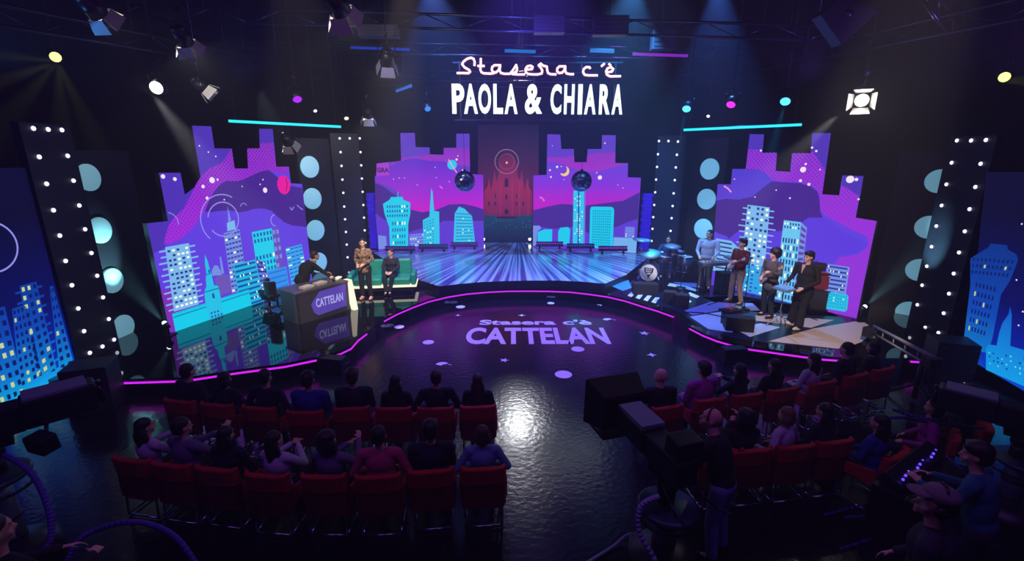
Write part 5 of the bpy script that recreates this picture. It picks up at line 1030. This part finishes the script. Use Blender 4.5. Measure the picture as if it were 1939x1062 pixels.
f_op2 = figure('stand', 1.78, hair='short', voxel=.014, head_yaw=-.2, arms={1: (V(.30, .14, 1.18), V(.14, .40, 1.12)), -1: (V(-.30, .14, 1.18), V(-.14, .40, 1.12))})
r_ = MB(); r_.box((0, 2.2, .2), (12, 1.9, .4)); struct(r_.build('floor_riser', BLACK))
w = aty(28, 1010, 2.55); person(f_op2, 'dark camera operator at the bottom left corner', (w.x-.1, 2.5, .40), -.2, top=('shirt', C_BLK), bottom=DEN, hair=HBROWN, eyes=False)
# technicians right foreground
f_cap = figure('stand', 1.78, hair='short', voxel=.012, build=1.12, head_yaw=.5, head_pitch=-.15, lean=.1, arms={1: (V(.30, .04, 1.10), V(.20, .24, .98)), -1: (V(-.30, .04, 1.12), V(-.20, .26, 1.0))})
hw_ = aty(1806, 915, 2.75); pc = person(f_cap, 'technician in dark jacket and pale cap in the right foreground', (hw_.x, 2.72, .40), .7, top=('jacket', cloth('charcoal', (44, 42, 56))), bottom=DEN, hair=HDARK, eyes=False)
b = MB(); H = f_cap['H']; b.ball(H(0, -.015, .075), (.098, .112, .07)); b.ball(H(0, .10, .06), (.07, .08, .012)); b.build('cap', mat('cap_grey', (120, 110, 112), .8, noise=20), pc)
b = MB(); b.cyl(H(.07, -.01, -.01), H(.105, -.01, -.01), .04); b.cyl(H(-.07, -.01, -.01), H(-.105, -.01, -.01), .04); b.tube([H(.10, 0, -.02), H(.09, .1, -.07), H(.03, .13, -.08)], .006); b.tube([H(.105*math.cos(a), -.01, -.01+.17*math.sin(a)) for a in [k*PI/10 for k in range(11)]], .008); b.build('headset', BLACKP, pc)
hw_ = aty(1880, 800, 4.0); pt = person(figure('stand', 1.80, hair='full', voxel=.014, head_yaw=.3, lean=.22, arms={1: (V(.28, .20, 1.14), V(.14, .44, 1.18)), -1: (V(-.28, .22, 1.14), V(-.14, .46, 1.20))}), 'technician in teal shirt bending at the far right edge', (hw_.x-.1, 3.75, 0), .6, top=('shirt', C_TEAL), bottom=DEN, hair=HDARK, eyes=False)
rc = aty(1960, 780, 4.9); studio_camera('studio_camera', 'black studio camera at the far right edge in front of the technician in teal', (rc.x+.1, 4.95, 0), .8, rc.z, False, .9)
# technical desk with lit keys and cable looms, right foreground
td = at(1745, 902, .72); t = thing('control_desk', 'dark control desk with small violet lights in the right foreground', 'desk', (td.x, td.y, 0), .55)
b = MB(); b.box((0, 0, .70), (1.3, .50, .06), (0, 0, 0), .01); b.build('desk_top', BLACKP, t); b = MB(); b.box((0, .1, .80), (1.2, .22, .14), (.4, 0, 0), .01); b.build('console', CAMB, t)
for s_ in (-1, 1): b = MB(); b.box((s_*.60, 0, .34), (.05, .5, .66)); b.build('leg', BLACKP, t)
for k in range(9): b = MB(); b.ball((-.52+.13*k, .02+.02*(k % 3), .875-.012*(k % 3)), .016, 8); b.build('indicator_light', glow('indicator_violet', (90, 60, 255), 2), t)
random.seed(11)
for i, (pts, r) in enumerate([([(1640, 800, .9), (1700, 790, 1.0), (1760, 800, .95), (1830, 810, .9)], .022), ([(1690, 775, 1.1), (1740, 790, 1.05), (1800, 800, 1.0), (1860, 812, 1.0)], .02), ([(1600, 980, .1), (1650, 975, .15), (1700, 960, .2), (1760, 940, .3)], .022), ([(1560, 975, .03), (1620, 960, .03), (1680, 945, .03)], .018), ([(1740, 850, .8), (1790, 865, .75), (1830, 900, .7)], .022), ([(1590, 1040, .02), (1680, 1010, .02), (1750, 985, .02)], .018)]):
    cable(['blue-lit cable draped over the console, upper run', 'blue-lit cable from the console towards the teal technician', 'blue-lit cable lying below the red seats on the right', 'thin violet cable beside the second-row seat feet', 'cable hanging at the right end of the control desk', 'thin violet cable at the bottom right floor'][i], [at(*p) for p in pts], r, mat('cable_blue', (50, 50, 130), .35))  # blue sheen is put into the cable base colour
# PA cabinets
for p, rz, lab in ((at(165, 785, 0), .35, 'dark loudspeaker stack on the floor beside the far left blue screen'), (at(1808, 728, 0), -.35, 'dark loudspeaker stack on the floor beside the far right blue screen')):
    t = thing('loudspeaker_stack', lab, 'loudspeaker', (p.x, p.y+.25, 0), rz)
    for k in range(2):
        b = MB(); b.box((0, 0, .21+.43*k), (.66, .55, .42), (0, 0, 0), .012); cab = b.build('cabinet', mat('cabinet_teal_black', (20, 32, 36), .5), t)
        b = MB(); b.box((0, -.285, .21+.43*k), (.58, .02, .34)); b.build('grille', mat('grille', (34, 34, 40), .8), cab)
        for s_ in (-1, 1): b = MB(); b.box((s_*.24, -.30, .33+.43*k), (.09, .012, .018)); b.build('handle', GREYM, cab)
# camera crane on the stage corner
p0, p1 = at(1655, 617, .75), at(1752, 668, .95)
t = thing('camera_crane', 'grey camera crane arm reaching over the right stage corner', 'camera crane', (p1.x, p1.y, 0), 0); a = p0-Vector((p1.x, p1.y, 0)); c = Vector((0, 0, .95)); far = c+(c-a)*.12
b = MB(); b.cyl(a, far, .03, .035); b.cyl(a+Vector((0, 0, -.16)), far+Vector((0, 0, -.18)), .022)
for k in range(6): q = a+(far-a)*k/5; b.cyl(q, q+Vector((0, 0, -.17)), .014)
b.build('boom', mat('crane_grey', (150, 158, 165), .4), t)
b = MB(); b.box(a+Vector((-.02, 0, -.16)), (.20, .30, .22), (0, 0, .4), .02); b.cyl(a+Vector((-.08, -.12, -.18)), a+Vector((-.16, -.28, -.20)), .06, .07); b.build('camera_head', CAMB, t)
b = MB(); b.cyl((0, 0, .05), (0, 0, .78), .05); b.build('post', DARKM, t)
for k in range(3): an = k*2.094+.3; b = MB(); b.cyl((0, 0, .35), (.42*math.cos(an), .42*math.sin(an), .02), .022); b.build('leg', DARKM, t)
b = MB(); b.box(far+Vector((0, 0, -.1)), (.22, .22, .2), (0, 0, 0), .01); b.build('counterweight', BLACKP, t)

# ------------------------------------------------------------------ lighting rig
def truss(lab, a, c, r=.03, gap=.30, hang=12.0, n=None):
    a, c = Vector(a), Vector(c); m_ = (a+c)/2; t = thing('lighting_truss', lab, 'truss', m_, 0); a, c = a-m_, c-m_; L = (c-a).length
    b = MB(); b.cyl(a, c, r, r, 8); b.build('lower_pipe', TRUSSM, t); u = Vector((0, 0, gap))
    b = MB(); b.cyl(a+u, c+u, r, r, 8); b.build('upper_pipe', TRUSSM, t); b = MB(); k_ = max(4, int(L/.8))
    for k in range(k_): b.cyl(a+(c-a)*k/k_+(u if k % 2 else Vector()), a+(c-a)*(k+1)/k_+(Vector() if k % 2 else u), .012, seg=6)
    b.build('lattice', TRUSSM, t)
    for s_ in (.12, .5, .88): q = a+(c-a)*s_; b = MB(); b.cyl(q+u, Vector((q.x, q.y, 12.0-m_.z)), .012, seg=6); b.build('hanger', DARKM, t)
    return t
truss('long lighting truss spanning the studio above the title sign, nearest the camera', (-9.2, 12, 7.35), (9.2, 12, 6.85))
truss('long lighting truss directly above the title sign', (-9, 15.2, 7.3), (9.5, 15.2, 7.02))
truss('rear lighting truss above the mirror balls', (-8, 17.5, 6.85), (9, 17.5, 6.7)); truss('high front lighting truss crossing the top edge of the picture', (-8, 9, 7.15), (8, 9, 7.1))
truss('side lighting truss running towards the stage, upper left', (-7.6, 5, 6.0), (-7.6, 16, 6.9)); truss('side lighting truss running towards the stage, upper right', (7.8, 5, 6.2), (7.8, 16, 6.9))
truss('short slanting truss at the upper right', (6.2, 8, 6.6), (9.5, 11, 6.5)); truss('rear centre lighting truss behind the title sign', (-5, 19.5, 6.9), (6, 19.5, 6.8))
# cyan light tubes
for i, (a, c) in enumerate([(aty(433, 229, 13), aty(645, 240, 15)), (aty(1295, 246, 15), aty(1518, 236, 13))]):
    t = thing('light_tube', ['long cyan light tube hanging above the left purple screen', 'long cyan light tube hanging above the right purple screen'][i], 'light tube', (a+c)/2, 0); m_ = (a+c)/2
    b = MB(); b.cyl(a-m_, c-m_, .035, .035, 10); b.build('tube', glow('tube_cyan', (40, 215, 245), 1.6), t); b = MB(); b.cyl(a-m_+Vector((0, .05, .03)), c-m_+Vector((0, .05, .03)), .03, .03, 8); b.build('rail', DARKM, t)
    for s_ in (.05, .95): q = (a-m_)+(c-a)*s_; b = MB(); b.cyl(q, q+Vector((0, 0, 12.0-m_.z-q.z)), .008, seg=6); b.build('cable', DARKM, t)
WLIT = mat('lamp_barn_white', (190, 185, 175), .5)
def fixture(loc, tgt, lab, kind='fresnel', lens=(255, 250, 240), ls=0.0, sc=1.0, grp=None, inner=0):
    t = thing('spotlight', lab, 'stage light', loc, 0, grp); q = (Vector(tgt)-Vector(loc)).to_track_quat('-Z', 'Y'); M = q.to_matrix()
    def P(x, y, z): return M @ Vector((x*sc, y*sc, z*sc))
    b = MB()
    if kind == 'fresnel': b.cyl(P(0, 0, .30), P(0, 0, 0), .13*sc, .16*sc, 20); b.cyl(P(0, 0, .36), P(0, 0, .30), .08*sc, .13*sc, 20)
    else: b.ball(P(0, 0, .14), .16*sc, 16); b.cyl(P(0, 0, .14), P(0, 0, 0), .14*sc, .12*sc, 20)
    hs = b.build('housing', BLACKP, t)
    b = MB(); b.cyl(P(0, 0, -.005), P(0, 0, -.02), .125*sc, .115*sc, 24); b.build('lens', glow('lens_%d_%d_%d_%d' % (*lens, int(ls*10)), lens, ls) if ls else BLACKG, hs)
    if kind == 'fresnel':
        for k in range(4):
            a = k*PI/2; d1 = Vector((math.cos(a), math.sin(a), 0)); d2 = Vector((-math.sin(a), math.cos(a), 0))
            pts = [d1*.15+d2*.13, d1*.15-d2*.13, d1*.24-d2*.17-Vector((0, 0, .20)), d1*.24+d2*.17-Vector((0, 0, .20))]
            b = MB(); b.prism([P(*p) for p in pts], M @ (d1*.008)); b.build('barn_door', WLIT, hs)
    b = MB(); u = Vector((0, 0, 1)); s_ = M @ Vector((1, 0, 0)); c_ = P(0, 0, .15)
    b.tube([c_+s_*.17*sc, c_+s_*.19*sc+u*.22*sc, c_+u*.30*sc, c_-s_*.19*sc+u*.22*sc, c_-s_*.17*sc], .012*sc, 6); b.build('yoke', DARKM, t)
    b = MB(); b.cyl(c_+u*.29*sc, c_+u*(.5*sc), .02*sc); b.box(c_+u*.5*sc, (.07*sc, .07*sc, .07*sc)); b.build('clamp', DARKM, t)
    b = MB(); b.cyl(c_+u*.5*sc, Vector((c_.x, c_.y, 12.0-t.location.z)), .012, seg=6); b.build('drop_pipe', DARKM, t)
    if inner: # the lamp inside lights its own barn doors and the haze
        L = Vector(loc)+P(0, 0, -.05); l = spot('lamp_light', L, Vector(loc)+P(0, 0, -3), (1, .93, .8), inner*2.5, 160, .3, .05)
    return t
F1 = aty(645, 22, 8.6); fixture(F1, F1+Vector((.3, 2.6, -2.0)), 'large barn-door spotlight at the top edge, left of centre', sc=1.1, inner=40)
F2 = aty(733, 120, 11.2); fixture(F2, F2+Vector((-.6, 2.0, -2.2)), 'barn-door spotlight hanging left of the pink neon script', sc=.95, inner=45)
F3 = aty(352, 82, 9.4); fixture(F3, F3+Vector((-.2, 2.2, -2.2)), 'barn-door spotlight in the upper left above the bright white spotlight', sc=.9, inner=40)
F4 = aty(697, 222, 15.5); fixture(F4, F4+Vector((-.4, 1.2, -2.6)), 'small warm barn-door spotlight above the left tower top', sc=.95, inner=40)
F5 = aty(188, 28, 9.0); fixture(F5, F5+Vector((.4, 2.4, -2.0)), 'dim barn-door spotlight near the top left corner', sc=1.0, inner=7)
F6 = aty(547, 272, 14.8); fixture(F6, F6+Vector((.2, 1.5, -2)), 'small barn-door spotlight hanging right of the left screen top', sc=1.0, inner=9)
F7 = aty(390, 170, 11.0); fixture(F7, F7+Vector((2, 1.0, -2)), 'dark profile spotlight hanging right of the bright white spotlight', 'fresnel', sc=.85)
# bright profile lamps, their beams in the haze
W1 = aty(296, 166, 9.0); w1t = Vector((-4.2, 10.5, .4)); fixture(W1, W1+Vector((.5, -3.0, -.9)), 'bright white round spotlight at the upper left', 'head', (255, 250, 245), 12, .85)
spot('beam_white_left', W1+Vector((.1, -.25, -.15)), w1t, (1, .95, .85), 2200, 28, .7, .05)
W2_ = aty(1632, 190, 10.0); fixture(W2_, W2_+Vector((-1.8, -2.6, -.7)), 'bright white spotlight with open barn doors at the upper right', 'fresnel', (255, 250, 245), 12, .95, inner=20)
spot('beam_white_right', W2_+Vector((-.3, .2, -.25)), (4.4, 13.5, .8), (1, .95, .85), 2200, 28, .7, .05)
for i, (px, py, Y, c, es, tgt, pw, ang, lab, sc) in enumerate([(563, 188, 13.5, (120, 20, 235), 3, (-5.0, 15.5, .5), 400, 14, 'violet moving-head light above the left cyan tube', .9), (1384, 198, 13.5, (205, 30, 225), 3, (5.2, 15.5, .5), 400, 14, 'magenta moving-head light above the right cyan tube', .9),
    (1300, 206, 15.0, (60, 190, 255), 4, (4.6, 15.3, .4), 2600, 12, 'cyan moving-head light, left above the right cyan tube', .95), (1487, 192, 13.0, (60, 200, 255), 4, (6.2, 12.9, .4), 2200, 14, 'cyan moving-head light, right above the right cyan tube', .95),
    (810, 206, 16.5, (40, 110, 235), 2, (-1, 17, .5), 120, 12, 'small blue light left of the white sign letters', .8), (597, 210, 15.0, (220, 230, 255), 5, (-4, 16, 0), 60, 14, 'tiny white light above the left cyan tube end', .4), (1341, 220, 16.0, (220, 230, 255), 5, (5, 16, 0), 60, 14, 'tiny white light above the left end of the right cyan tube', .4), (656, 224, 16.5, (220, 205, 170), 2, (-5, 18, 0), 90, 16, 'small warm round light beside the left tower top', .6)]):
    p = aty(px, py, Y); d = (Vector(tgt)-p).normalized(); to = d*.55+(Vector((0, 0, CAM_H))-p).normalized()*.62
    fixture(p, p+to, lab, 'head', c, es, sc, 'moving-head lights above the screens' if i < 4 else None); spot('moving_head_beam', p+to.normalized()*.12, tgt, lin(c), pw, ang, .3, .05)
# yellow lights: aimed at the audience side
for i, (px, py, Y, tgts) in enumerate([(105, 108, 10.0, [(-13.9, 5, 2.5), (-13.9, 9, 1.0), (-12.5, 13, .4), (-10.5, 14, .4), (-13.9, 8, 6.5)]), (1902, 146, 10.0, [(13.5, 7.5, 6.4), (13.5, 6, 4.6)])]):
    p = aty(px, py, Y); fixture(p, p+(Vector((0, 0, CAM_H))-p), ['yellow beam light at the upper left', 'yellow beam light at the upper right'][i], 'head', (240, 250, 70), 9, .7)
    for tg in tgts: spot('yellow_beam', p+Vector((-.12 if i == 0 else .12, .16, -.05)), tg, (.75, .85, .08), 700, 17, .5, .04)
# low teal lamps beside the big screens, washing the disc panels
for i, (px, py, tgt, lab) in enumerate([(312, 612, aty(185, 470, 10.2), 'small white-teal lamp at the left edge of the left screen'), (1637, 581, aty(1760, 470, 11.1), 'small white-teal lamp at the right edge of the right screen')]):
    p = aty(px, py, 10.25 if i == 0 else 11.2); t = thing('side_lamp', lab, 'stage light', p, 0); d = (tgt-p).normalized()
    b = MB(); b.cyl(Vector(), -d*.14, .06, .05); b.build('housing', BLACKP, t); b = MB(); b.ball(d*.01, .05, 10); b.build('lens', glow('lens_teal', (200, 240, 255), 9), t)
    b = MB(); b.cyl(-d*.08, Vector((-d.x*.08, -d.y*.08, S-p.z)), .018); b.build('post', DARKM, t); b = MB(); b.box((-d.x*.08, -d.y*.08, S-p.z+.01), (.24, .24, .02)); b.build('base', DARKM, t)
    spot('side_lamp_beam', p+d*.08, tgt, (.35, .85, .9), 1300, 30, .9, .03)
# small boxes hung in the rig, and glowing bars painting coloured pipe sheen
for i, (px, py, Y, w, h_, c, lab) in enumerate([(718, 60, 12, .9, .25, None, 'dark dimmer box above the left truss'), (1040, 48, 12, .7, .35, None, 'dark box hanging above the sign, left'), (1155, 50, 12, .8, .4, None, 'slatted dark box hanging above the sign, right'), (1255, 76, 14, .6, .5, None, 'grey box hanging right of the sign'), (1598, 30, 10, .7, .8, None, 'large grey diamond-shaped box at the top right'), (985, 97, 15, .9, .08, (20, 130, 220), 'short cyan bar light on the truss above the sign'), (1140, 97, 15, .7, .08, (30, 120, 235), 'short blue bar light on the truss right above the sign'), (1250, 104, 15, 1.6, .07, (150, 40, 220), 'long pink bar light on the truss right of the sign'), (720, 92, 15, 1.7, .06, (20, 60, 200), 'long blue bar light on the truss left of the sign'), (765, 168, 15, .5, .05, (20, 110, 235), 'slanting blue glint light left of the white letters')]):
    p = aty(px, py, Y); t = thing('rig_light_bar' if c else 'rig_box', lab, 'stage light' if c else 'equipment box', p, 0)
    if c:
        b = MB(); b.box((0, 0, 0), (w, .06, h_), (0, -.3 if i == 9 else .03, 0)); b.build('lamp_face', glow('bar_%d' % i, c, .7), t); b = MB(); b.box((0, .06, .02), (w, .08, h_+.04), (0, -.3 if i == 9 else .03, 0)); b.build('housing', BLACKP, t)
    else:
        b = MB(); b.box((0, 0, 0), (w, .3, h_), (0, .8 if i == 4 else 0, 0), .01); b.build('box', mat('rig_box_grey', (44, 46, 62), .5), t); b = MB()
        for k in range(4): b.box((0, -.155, -h_*.35+h_*.23*k), (w*.9, .01, .02), (0, 0, 0))
        if i == 4: b.bm.free(); b = MB(); b.cyl((0, -.16, 0), (0, -.14, 0), .08)
        b.build('slats' if i != 4 else 'port', GREYM, t)
    b = MB(); b.cyl((0, .1, 0), (0, .1, 12.0-p.z), .01, seg=6); b.build('drop_pipe', DARKM, t)
for i, (x, y, z, tgt, c, pw) in enumerate([(-3, 14.2, 6.3, (-3, 15.2, 7.4), (.05, .3, 1), 24), (1.0, 14.0, 6.6, (1.5, 15.2, 7.3), (.05, .4, 1), 24), (4.0, 14.4, 6.5, (4, 15.2, 7.3), (.5, .08, 1), 30), (0, 11, 6.2, (0, 12, 7.4), (.12, .14, 1), 40), (6.5, 11, 6.0, (6.5, 12, 7.2), (.3, .1, 1), 34), (-6, 11, 6.0, (-6, 12, 7.4), (.1, .12, 1), 30), (8.6, 8, 5.8, (7.8, 9, 6.8), (.3, .08, 1), 30), (-8.4, 8, 5.8, (-7.6, 9, 6.6), (.06, .3, 1), 24)]):
    spot('rig_glint', (x, y, z), tgt, c, pw*4, 140, .9, .1)  # unseen lamps added to give the truss pipes coloured sheen
bpy.data.scenes.remove(TMP)
